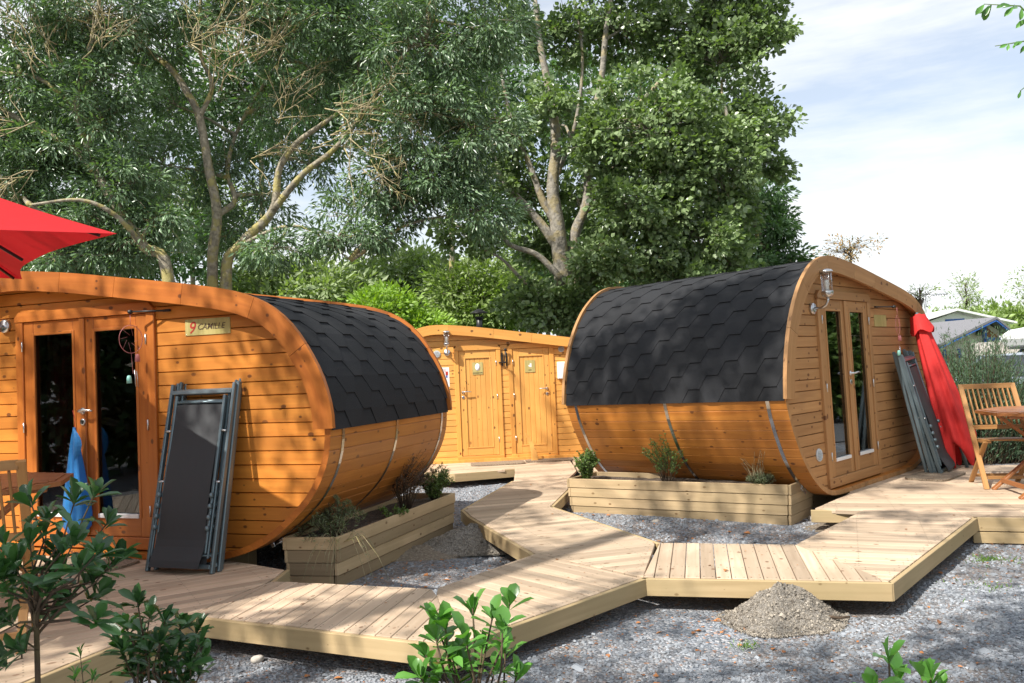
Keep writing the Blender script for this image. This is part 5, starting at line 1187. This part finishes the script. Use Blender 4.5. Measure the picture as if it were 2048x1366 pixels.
tree('dark_oak_tree', g4, 'dark green rounded tree standing right behind the tan cabin roof', [([g4]+PXL([(1535, 560), (1520, 480), (1500, 420)], 23), .2, .08)],
     B([(1530, 440, 1.0, .9, 60), (1480, 520, 1.5, .7, 70), (1570, 520, .55, .7, 30), (1500, 400, 1.2, .9, 50), (1390, 560, 1.3, .5, 40), (1300, 560, 1.4, .5, 40), (1560, 560, .9, .3, 30)], 23), 'darkleaf', 'bark', .15, .45, 60, .42, .2)
# tree mass further back
def backtree(x, y, d, rh, rv, n, mtl, label, leaf=.2, per=60, clump=.7, lw=.4, extra=()):
    n = int(n*1.7)
    g = ground_of(x, 760, d); c = at(x, y, d)
    return tree('background_tree', g, label, [([g, (g[0]+.2, g[1], c.z*.4), (c.x, c.y, c.z)], .18, .06)], [(c, (rh, rh*.8, rv), n)]+[(at(a, b, d), (q, q, w_), m_) for a, b, q, w_, m_ in extra], mtl, 'bark', leaf*1.15, lw*1.15, per, clump, .2, group='trees beyond the cabins')
backtree(810, 575, 32, 2.6, 1.5, 120, 'willow', 'rounded grey green willow like tree behind the bright green shrub', extra=[(880, 640, 1.5, 1.0, 40), (740, 650, 1.5, .8, 40)])
backtree(600, 600, 27, 2.4, 1.3, 90, 'willow', 'pale olive tree behind the roof of the orange cabin', extra=[(520, 560, 1.4, 1.0, 40)])
backtree(690, 610, 38, 2.6, 2.2, 80, 'hillleaf', 'green tree between the olive tree and the willow like tree')
backtree(770, 625, 21, 1.05, .55, 70, 'bright', 'bright yellow green young tree beside the sanitary cabin roof', .12, 60, .36, extra=[(850, 655, .7, .4, 30), (730, 650, .6, .35, 20)])
backtree(950, 600, 27, 1.8, 1.3, 90, 'hillleaf', 'green tree just behind the sanitary cabin flue', .16, extra=[(1040, 620, 1.6, .9, 60)])
backtree(1090, 520, 34, 3.2, 2.0, 90, 'willow', 'greyish tree seen between the trunks of the poplar')
backtree(240, 500, 24, 3.2, 1.2, 90, 'darkleaf', 'dark tree low behind the orange cabin at the left', .18, extra=[(60, 480, 2.2, 1.4, 70)])
backtree(160, 250, 26, 3.6, 2.6, 130, 'darkleaf', 'tall tree further back behind the leaning ash', .18)
backtree(520, 180, 27, 4.2, 2.6, 150, 'darkleaf', 'tall tree further back behind the forked ash', .18, extra=[(700, 100, 3, 2, 60)])
backtree(900, 180, 27, 3.6, 3.0, 130, 'darkleaf', 'tall dark tree between the ash and the poplar', .18)
backtree(1250, 560, 30, 4.5, 1.2, 110, 'darkleaf', 'dark hedge like tree behind the tan cabin')
backtree(380, 400, 30, 2.6, 1.5, 40, 'willow', 'greyish tree seen between the ash trunks', .2)
backtree(1240, 250, 26, 4.0, 3.2, 130, 'darkleaf', 'tall dark tree standing behind the poplar crown', .18)
def sparse(x, y, d, rh, rv, n, mtl, label, per=22, clump=.35, leaf=.10):
    g = ground_of(x, 760, d); c = at(x, y, d); ls = [([g, (c.x, c.y, c.z*.6), (c.x, c.y, c.z+rv*.6)], .10, .02)]
    for k in range(16):
        a = random.uniform(0, 6.28); q = random.uniform(.4, 1); z0 = c.z-rv*random.uniform(.1, 1.2); z1 = c.z+rv*random.uniform(-.5, .9)
        ls.append(([(c.x, c.y, z0), (c.x+rh*.5*q*math.cos(a), c.y, z0+(z1-z0)*.7), (c.x+rh*q*math.cos(a), c.y+rh*.5*math.sin(a), z1)], .010, .004))
    return tree('slender_tree', g, label, ls, [(c, (rh, rh, rv), n)], mtl, 'twig', leaf, .4, per, clump, .2, twig_r=.010)
sparse(1700, 497, 26, 1.05, .45, 40, 'autumn', 'sparse half bare tree with rusty leaves above the tan cabin roof', 14, .28, .10)
sparse(1840, 592, 22, .4, .35, 14, 'hillleaf', 'light green sprays of a small tree beside the television aerial', 16, .25, .08)
sparse(1932, 590, 38, .75, .95, 34, 'willow', 'small slender grey green tree behind the cottage with blue trim', 30, .35, .13)
sparse(2062, 575, 30, .75, 1.1, 30, 'willow', 'slender grey green tree cut by the right edge', 26, .35, .12)
def hillwood():
    P = []
    for k in range(26):
        x = 1900+k*14; d = random.uniform(60, 75); P.append((x, 655+random.uniform(-8, 10)-4*math.sin(k), 1.9, 1.2, 26, d))
    P += [(1960, 660, 1.5, 1.0, 30, 50), (1995, 680, 1.2, .9, 26, 45), (1850, 670, 2.5, 1.2, 40, 60)]
    bl = B(P, 60); g = (20, 55, 0); o = tree('wood', g, None, [([(c.x, c.y, -.5), (c.x, c.y, c.z*.5), (c.x+.1, c.y, c.z-.3)], .2, .1) for c, _, _ in bl], bl, 'hillleaf', 'bark', .34, .5, 46, 1.0, .1, cat=None, twig_r=.02); o['kind'] = 'stuff'; return o
hillwood()
# feathery blue green bush at the right, behind the terrace
def tamarisk():
    base = Vector((6.05, 11.0, 0)); r = empty('feathery_bush', base, (0, 0, 0), 1, 'large feathery blue green bush behind the right deck', 'bush'); mb = MB(); P = []; A = []; Ls = []
    for k in range(950):
        x = random.uniform(-1.15, 1.9); y = random.uniform(-.6, .7); top = (1.48+.25*math.sin(x*3+1)-.10*abs(x)-.10*(y < -.3)-.50*max(0, x-.25))*random.uniform(.35, 1.08)
        b = Vector((x*.55, y*.5, 0)); t = Vector((x+random.gauss(0, .15), y+random.gauss(0, .12), top)); m_ = b.lerp(t, .55)+Vector((0, 0, .1)); mb.tube([b, m_, t], [.007, .005, .002], 3, cap=False)
        n = 85
        for i in range(n):
            q = random.random(); p = m_.lerp(t, (q-.35)/.65) if q > .35 else b.lerp(m_, .15+2.4*q); d = (t-m_).normalized(); P.append((p.x+random.gauss(0, .045), p.y+random.gauss(0, .045), p.z+random.gauss(0, .04))); A.append((d.x+random.gauss(0, .45), d.y+random.gauss(0, .45), d.z+random.gauss(0, .35))); Ls.append(random.uniform(.03, .075))
    mb.build('stems', 'twig', r); P = np.array(P); A = np.array(A); Ls = np.array(Ls); leaves('foliage', P, A, rng.normal(0, 1, P.shape), Ls, Ls*.16, 'tamarisk', r)
tamarisk()
# trees beside and behind the camera: they throw the dappled shade and are what the glass doors mirror
def shade(target, t): return Vector(target)+SUN*t
gA = (-6.2, -1.0, 0)
SH = [((-3.6, 6.2, 1.9), 9, 1.0, .5, 26), ((-2.3, 6.0, .5), 9, .7, .5, 16), ((-3.0, 5.6, .4), 8.5, .9, .4, 20), ((-2.2, 4.6, .2), 9, .9, .4, 20), ((-1.4, 6.6, 1.8), 10, .6, .4, 9), ((-.9, 4.6, .2), 8.5, .5, .3, 6),
      ((-.9, 3.6, 0), 8.5, .7, .4, 14), ((.4, 3.6, 0), 8.5, .7, .3, 11), ((2.3, 3.3, 0), 8.5, .9, .35, 20), ((3.3, 4.6, 0), 9, .6, .3, 12), ((1.5, 4.0, 0), 9, .4, .3, 4), ((.2, 6.4, .2), 10, .6, .3, 5), ((-.6, 6.7, 0), 9, .5, .3, 9), ((.5, 4.9, .2), 9, .4, .2, 3),
      ((1.6, 7.6, 1.7), 10.5, .9, .5, 30), ((2.3, 7.4, 2.0), 10, .7, .4, 22), ((.9, 8.2, 1.7), 10.5, .7, .5, 18), ((1.4, 7.3, .5), 10, .8, .3, 14), ((2.2, 6.5, .1), 9.5, .5, .3, 8), ((.0, 9.6, .2), 11, .6, .3, 5), ((.2, 11.5, 1.0), 12, .8, .4, 8), ((3.2, 6.7, .2), 10, .7, .3, 8), ((5.5, 7.2, .2), 10, .9, .4, 14), ((4.4, 8.6, .4), 10.5, .6, .3, 10), ((3.6, 7.9, 2.2), 10, .6, .3, 10), ((2.7, 4.1, 0), 9, .7, .3, 13), ((1.3, 3.2, 0), 8.5, .8, .3, 13), ((3.7, 5.5, 0), 9.2, .6, .3, 8), ((.2, 3.9, 0), 8.6, .5, .3, 6)]
tree('shade_tree', gA, 'spreading tree beside the camera, outside the photograph at the left', [([gA, (-6.1, -.8, 2.5), (-5.8, -.2, 5), (-5.0, .8, 7.0), (-4.0, 2.0, 8.2)], .28, .08), ([(-6.0, -.6, 3.4), (-5.0, -.4, 5.0), (-3.4, -.3, 6.4), (-1.8, .2, 7.2), (-.4, 1.6, 7.8)], .14, .05), ([(-5.9, -.4, 4.2), (-6.8, .8, 6), (-7.6, 2.0, 7.2)], .14, .05)],
     [(shade(t, d), (r_, r_, v_), n) for t, d, r_, v_, n in SH]+[((-9, -3, 5), (2.5, 2.5, 2), 60), ((-6, -4, 6), (2.5, 2, 2), 50)], 'ash', 'bark', .12, .4, 46, .30, .3, twig_r=.01)
gB = (3.0, -3.5, 0)
tree('overhanging_tree', gB, 'tree beside the camera whose leafy twigs hang into the top right corner', [([gB, (3.0, -3.2, 2.5), (3.1, -2.2, 4.6), (3.1, .5, 5.6), (3.15, 3.0, 4.9), (3.05, 4.3, 4.0)], .2, .03)],
     [((2.5, -4, 6), (2.4, 2.4, 1.6), 50), ((5, -2.5, 5.4), (2, 2, 1.4), 40)], 'pitto', 'bark', .12, .4, 40, .4, .3)
def spray(pts, label, n=16, L_=.10):
    P = []; A = []; root = empty('leafy_twig', pts[0], (0, 0, 0), 1, label, 'twig', 'leafy twigs at the top right'); b = Vector(pts[0]); mb = MB(); mb.tube([Vector(p)-b for p in pts], [.006, .004, .002], 5); mb.build('stem', 'herb', root)
    for k in range(n):
        q = random.random(); p = Vector(pts[0]).lerp(Vector(pts[1]), 2*q) if q < .5 else Vector(pts[1]).lerp(Vector(pts[2]), 2*q-1); d = (Vector(pts[2])-Vector(pts[0])).normalized(); P.append(tuple(p-b)); A.append(tuple(d*.6+Vector((random.gauss(0, .35), random.gauss(0, .4), random.gauss(-.6, .35)))))
    n = len(P); Ls = rng.uniform(.6, 1.1, n)*L_; big_leaves('foliage', np.array(P), np.array(A), np.tile([0, -.8, .5], (n, 1))+rng.normal(0, .3, (n, 3)), Ls, Ls*.36, 'pitto', root)
spray([at(2085, 60, 4.3), at(2040, 12, 4.3), at(1968, 8, 4.3)], 'leafy twig hanging into the top right corner, highest of the three', 14, .085)
spray([at(2090, 100, 4.3), at(2050, 82, 4.3), at(1990, 92, 4.3)], 'leafy twig at the right edge just below the top corner', 13, .075)
spray([at(2100, 130, 4.3), at(2062, 165, 4.3), at(2040, 182, 4.3)], 'leafy twig tip lowest at the right edge', 4, .07)
tree('roadside_hedge', (12.5, 4, 0), 'leafy hedge across the lane, outside the photograph at the right', [([(12.5, 4, 0), (12.4, 4, 1.5), (12.5, 4, 2.5)], .1, .05)],
     [((16.5, 3+3*k, 1.6), (1.8, 2, 1.7), 40) for k in range(-3, 4)]+[((17, 4*k, 4), (2.2, 2.4, 2.2), 36) for k in range(-2, 3)]+[((15.5+.35*k, 9+2.4*k, 2.0), (1.8, 1.8, 2.1), 70) for k in range(0, 4)]+[((18+.35*k, 9+2.8*k, 4.2), (2.2, 2.4, 2.2), 60) for k in range(0, 4)], 'herb', 'bark', .2, .6, 110, .5, .2, cat='hedge')
tree('added_reflection_hedge', (-10.5, 2, 0), 'tall dense hedge added out of view at the left to darken the orange cabin door glass', [([(-10.5, 2, 0), (-10.4, 2, 1.5), (-10.5, 2, 2.5)], .1, .05)],
     [((-10.5-.3*k, -3+2.1*k, 1.7), (1.3, 1.7, 1.8), 60) for k in range(-2, 6)]+[((-12.5-.3*k, -3+2.1*k, 4), (1.3, 1.9, 1.8), 60) for k in range(-2, 6)], 'darkleaf', 'bark', .2, .6, 110, .45, .2, cat='hedge')  # unseen hedge, added so the left glass doors mirror something dark instead of sky

# ------------------------------------------------------------------ cottage, white pavilion, aerial, vehicles on the right
def cottage():
    o = at(1975, 640, 24); r = empty('cottage', (o.x, o.y, 0), (0, 0, R_(12)), 1, 'small cream cottage with grey shingled roof and blue trim beyond the feathery bush', 'cottage')
    H = o.z; Lf = 1.95; drop = .72; D = 3.6
    mb = MB(); mb.prism([(-1.75, 0), (.38, 0), (.38, H-.32), (0, H-.10), (-1.75, H-.74)], .02, D, M3=lambda a, b, c: Vector((a, c, b))); mb.build('wall', 'render_wall', r)
    mb = MB(); mb.prism([(0, H), (-Lf, H-drop), (-Lf, H-drop+.06), (0, H+.07)], -.35, D+.2, M3=lambda a, b, c: Vector((a, c, b))); mb.build('roof', 'slateroof', r)
    mb = MB(); mb.prism([(0.002, H), (.55, H-.42), (.55, H-.36), (0.002, H+.07)], -.35, D+.2, M3=lambda a, b, c: Vector((a, c, b))); mb.build('roof', 'slateroof', r)
    mb = MB(); mb.bar((-Lf+.03, -.33, H-drop-.04), (-.02, -.33, H-.04), .03, .06, (0, 1, 0)); mb.build('barge_board', 'blue_trim', r)
    mb = MB(); mb.bar((.0, -.33, H-.06), (.5, -.33, H-.44), .03, .08, (0, 1, 0)); mb.build('barge_board', 'blue_trim', r)
    for x0, x1, z0, z1 in ((-.20, -.10, .0, H-.16), (-.20, .42, H-.60, H-.52), (-.26, -.16, .0, .9)):
        if x0 == -.26: continue
        mb = MB(); mb.box((x0, -.06, z0), (x1, .015, z1)); mb.build('timber_post', 'blue_trim', r)
    mb = MB(); mb.prism([(-.09, H-.50), (.32, H-.50), (-.06, H-.20)], -.01, .015, M3=lambda a, b, c: Vector((a, c, b))); mb.build('gable_board', 'darkmetal' if False else 'teak', r)
    for x in (-1.55, -1.05): mb = MB(); mb.box((x, -.03, 0), (x+.08, .015, H-.80)); mb.build('timber_post', 'blue_trim', r)
    mb = MB(); mb.box((-1.44, -.015, .5), (-1.08, .015, H-.95)); mb.build('window', 'carglass', r)
    mb = MB(); mb.obox((-.42, -.12, H-.36), (1, 0, 0), (0, 1, .4), (0, -.4, 1), .14, .08, .16); mb.build('floodlight', 'darkmetal', r)
cottage()
def pavilion():
    o = at(1908, 622, 31); r = empty('white_pavilion', (o.x, o.y, 0), (0, 0, R_(-4)), 1, 'white roofed building behind the cottage', 'building'); H = o.z
    mb = MB(); mb.box((-2.4, .1, 0), (1.7, 6, H-1.0)); mb.build('wall', 'white', r)
    for s, w_ in ((-1, 2.9), (1, 2.1)):
        mb = MB(); e = (s*w_, H-.24*w_*1.15)
        mb.prism([(0.001*s, H), e, (e[0], e[1]+.07), (0.001*s, H+.08)] if s > 0 else [(0.001*s, H), (0.001*s, H+.08), (e[0], e[1]+.07), e], -.3, 6.4, M3=lambda a, b, c: Vector((a, c, b))); mb.build('roof', 'whiteroof', r)
    for k in range(16):
        pass
    mb = MB(); mb.prism([(-1.9, H-.62), (1.5, H-.52), (0, H-.08)], -.02, .09, M3=lambda a, b, c: Vector((a, c, b))); mb.build('gable', 'white', r)
    mb = MB(); mb.box((-.35, -.035, H-.55), (.35, -.021, H-.30)); mb.build('gable_window', 'blue_trim', r)
pavilion()
def corrug():
    o = at(1850, 628, 33); r = empty('ribbed_roof_shed', (o.x, o.y, 0), (0, 0, R_(14)), 1, 'shed with a ribbed pale roof just beside the tan cabin', 'shed'); mb = MB(); n = 22; H = o.z
    for k in range(n):
        x0 = -2+k*.18; mb.prism([(x0, 0), (x0+.09, .04), (x0+.18, 0), (x0+.18, -.04), (x0, -.04)], 0, 3.2, M3=lambda a, b, c: Vector((a, c*.9, H+b-.45+c*.18+.03*(a+2))))
    mb.build('roof', 'whiteroof', r); mb = MB(); mb.box((-1.9, .2, 0), (1.8, 2.6, H-.55)); mb.build('wall', 'render_wall', r)
corrug()
def aerial():
    o = at(1846, 640, 21); top = at(1850, 592, 21); r = empty('television_aerial', (o.x, o.y, 0), (0, 0, 0), 1, 'television aerial above the roofs beside the tan cabin', 'aerial'); b = Vector((o.x, o.y, 0))
    mb = MB(); mb.tube([(0, 0, 0), top-b], .012, 6); mb.build('mast', 'steel', r); a = top-b; e = at(1896, 588, 21)-b
    mb = MB(); mb.tube([a, e], .009, 6); mb.build('boom', 'steel', r)
    for q in np.linspace(.1, 1, 9): p = a.lerp(e, q); mb = MB(); hh = .07+.03*(q > .95); mb.tube([p-Vector((0, .16, hh*.6)), p+Vector((0, .16, hh*.6))], .006, 4); mb.build('element', 'steel', r)
    for s in (-1, 1):
        for k in range(2): mb = MB(); mb.tube([a+Vector((.08*k, 0, 0)), a+Vector((.22*.8*(1 if s > 0 else -.2)+.1*k, .1, s*.28))], .006, 4); mb.build('reflector', 'steel', r)
aerial()
def camper():
    o = at(2030, 700, 17.5); r = empty('camper_van', (o.x+1.45, o.y, 0), (0, 0, R_(8)), 1, 'white topped camper van at the right edge', 'camper van')
    H = at(2030, 655, 17.5).z; hz = at(2020, 696, 17.5).z; x0 = -1.12
    mb = MB(); pr = [(-.9, hz), (-1.05, hz+.05), (-1.12, hz+.2), (-1.08, H-.14), (-.9, H-.03), (-.2, H+.06), (3.4, H+.1), (3.4, .45), (.9, .45), (.9, hz)]
    mb.prism(pr, -1.0, 1.0, M3=lambda a, b, c: Vector((a, c, b))); mb.build('body', 'whiteveh', r)
    mb = MB(); mb.box((-.95, -1.005, hz-.03), (.9, 1.005, hz-.002)); mb.build('over_cab_trim', 'frame_grey', r)
    mb = MB(); mb.prism([(-1.95, .38), (-1.98, .72), (-1.45, .90), (-.75, hz-.032), (.898, hz-.032), (.898, .38)], -.88, .88, M3=lambda a, b, c: Vector((a, c, b))); mb.build('cab', 'carpaint', r)
    mb = MB(); mb.prism([(-.92, .98), (-.60, hz-.07), (.3, hz-.07), (.3, .98)], -.892, -.882, M3=lambda a, b, c: Vector((a, c, b))); mb.build('side_window', 'carglass', r)
    mb = MB(); mb.hull([(-1.40, -.78, .925), (-1.40, .78, .925), (-.80, .72, hz-.05), (-.80, -.72, hz-.05)], [(0, 3, 2, 1)], (0, 1, 0), (1, 0, 0), (0, 0, 1)); o2 = mb.build('windscreen', 'carglass', r); o2.location = (-.012, 0, .008)
    for x in (-1.35, 2.3):
        for s in (-1, 1):
            mb = MB(); mb.lathe([(.33, -.1), (.34, 0), (.33, .1)], (x, s*.82, .33), 24, (0, 1, 0)); wh = mb.build('wheel', 'tyre', r); mb = MB(); mb.lathe([(.19, -.108), (.19, .108)], (x, s*.82, .33), 16, (0, 1, 0)); mb.build('rim', 'steel', wh)
camper()
def car():
    o = at(2060, 760, 14.5); r = empty('parked_car', (o.x+.35, o.y+.3, 0), (0, 0, R_(20)), 1, 'silver blue parked car half hidden by the feathery bush at the right edge', 'car')
    mb = MB(); pr = [(-1.75, .28), (-1.85, .55), (-1.78, .80), (-1.1, .98), (-.45, 1.38), (.9, 1.42), (1.6, 1.05), (2.0, .95), (2.05, .3)]
    mb.prism(pr, -.82, .82, M3=lambda a, b, c: Vector((a, c, b))); mb.build('body', 'carpaint', r)
    mb = MB(); mb.prism([(-.92, 1.0), (-.42, 1.32), (.85, 1.35), (1.3, 1.02)], -.832, -.822, M3=lambda a, b, c: Vector((a, c, b))); mb.build('side_window', 'carglass', r)
    mb = MB(); mb.hull([(-1.05, -.70, 1.015), (-1.05, .70, 1.015), (-.50, .66, 1.36), (-.50, -.66, 1.36)], [(0, 3, 2, 1)], (0, 1, 0), (1, 0, 0), (0, 0, 1)); o2 = mb.build('windscreen', 'carglass', r); o2.location = (-.015, 0, .012)
    for x in (-1.25, 1.3):
        for s in (-1, 1):
            mb = MB(); mb.lathe([(.29, -.09), (.30, 0), (.29, .09)], (x, s*.76, .30), 24, (0, 1, 0)); wh = mb.build('wheel', 'tyre', r); mb = MB(); mb.lathe([(.18, -.1), (.18, .1)], (x, s*.76, .30), 16, (0, 1, 0)); mb.build('rim', 'steel', wh)
car()
mb = MB(); a = at(1975, 693, 19); b = at(2012, 691, 19); mb.box((a.x-.3, a.y, .0), (b.x+2.5, a.y+.12, a.z+.10)); tag(mb.build('low_wall', 'render_wall'), 'low beige wall between the cottage and the camper van', 'wall')
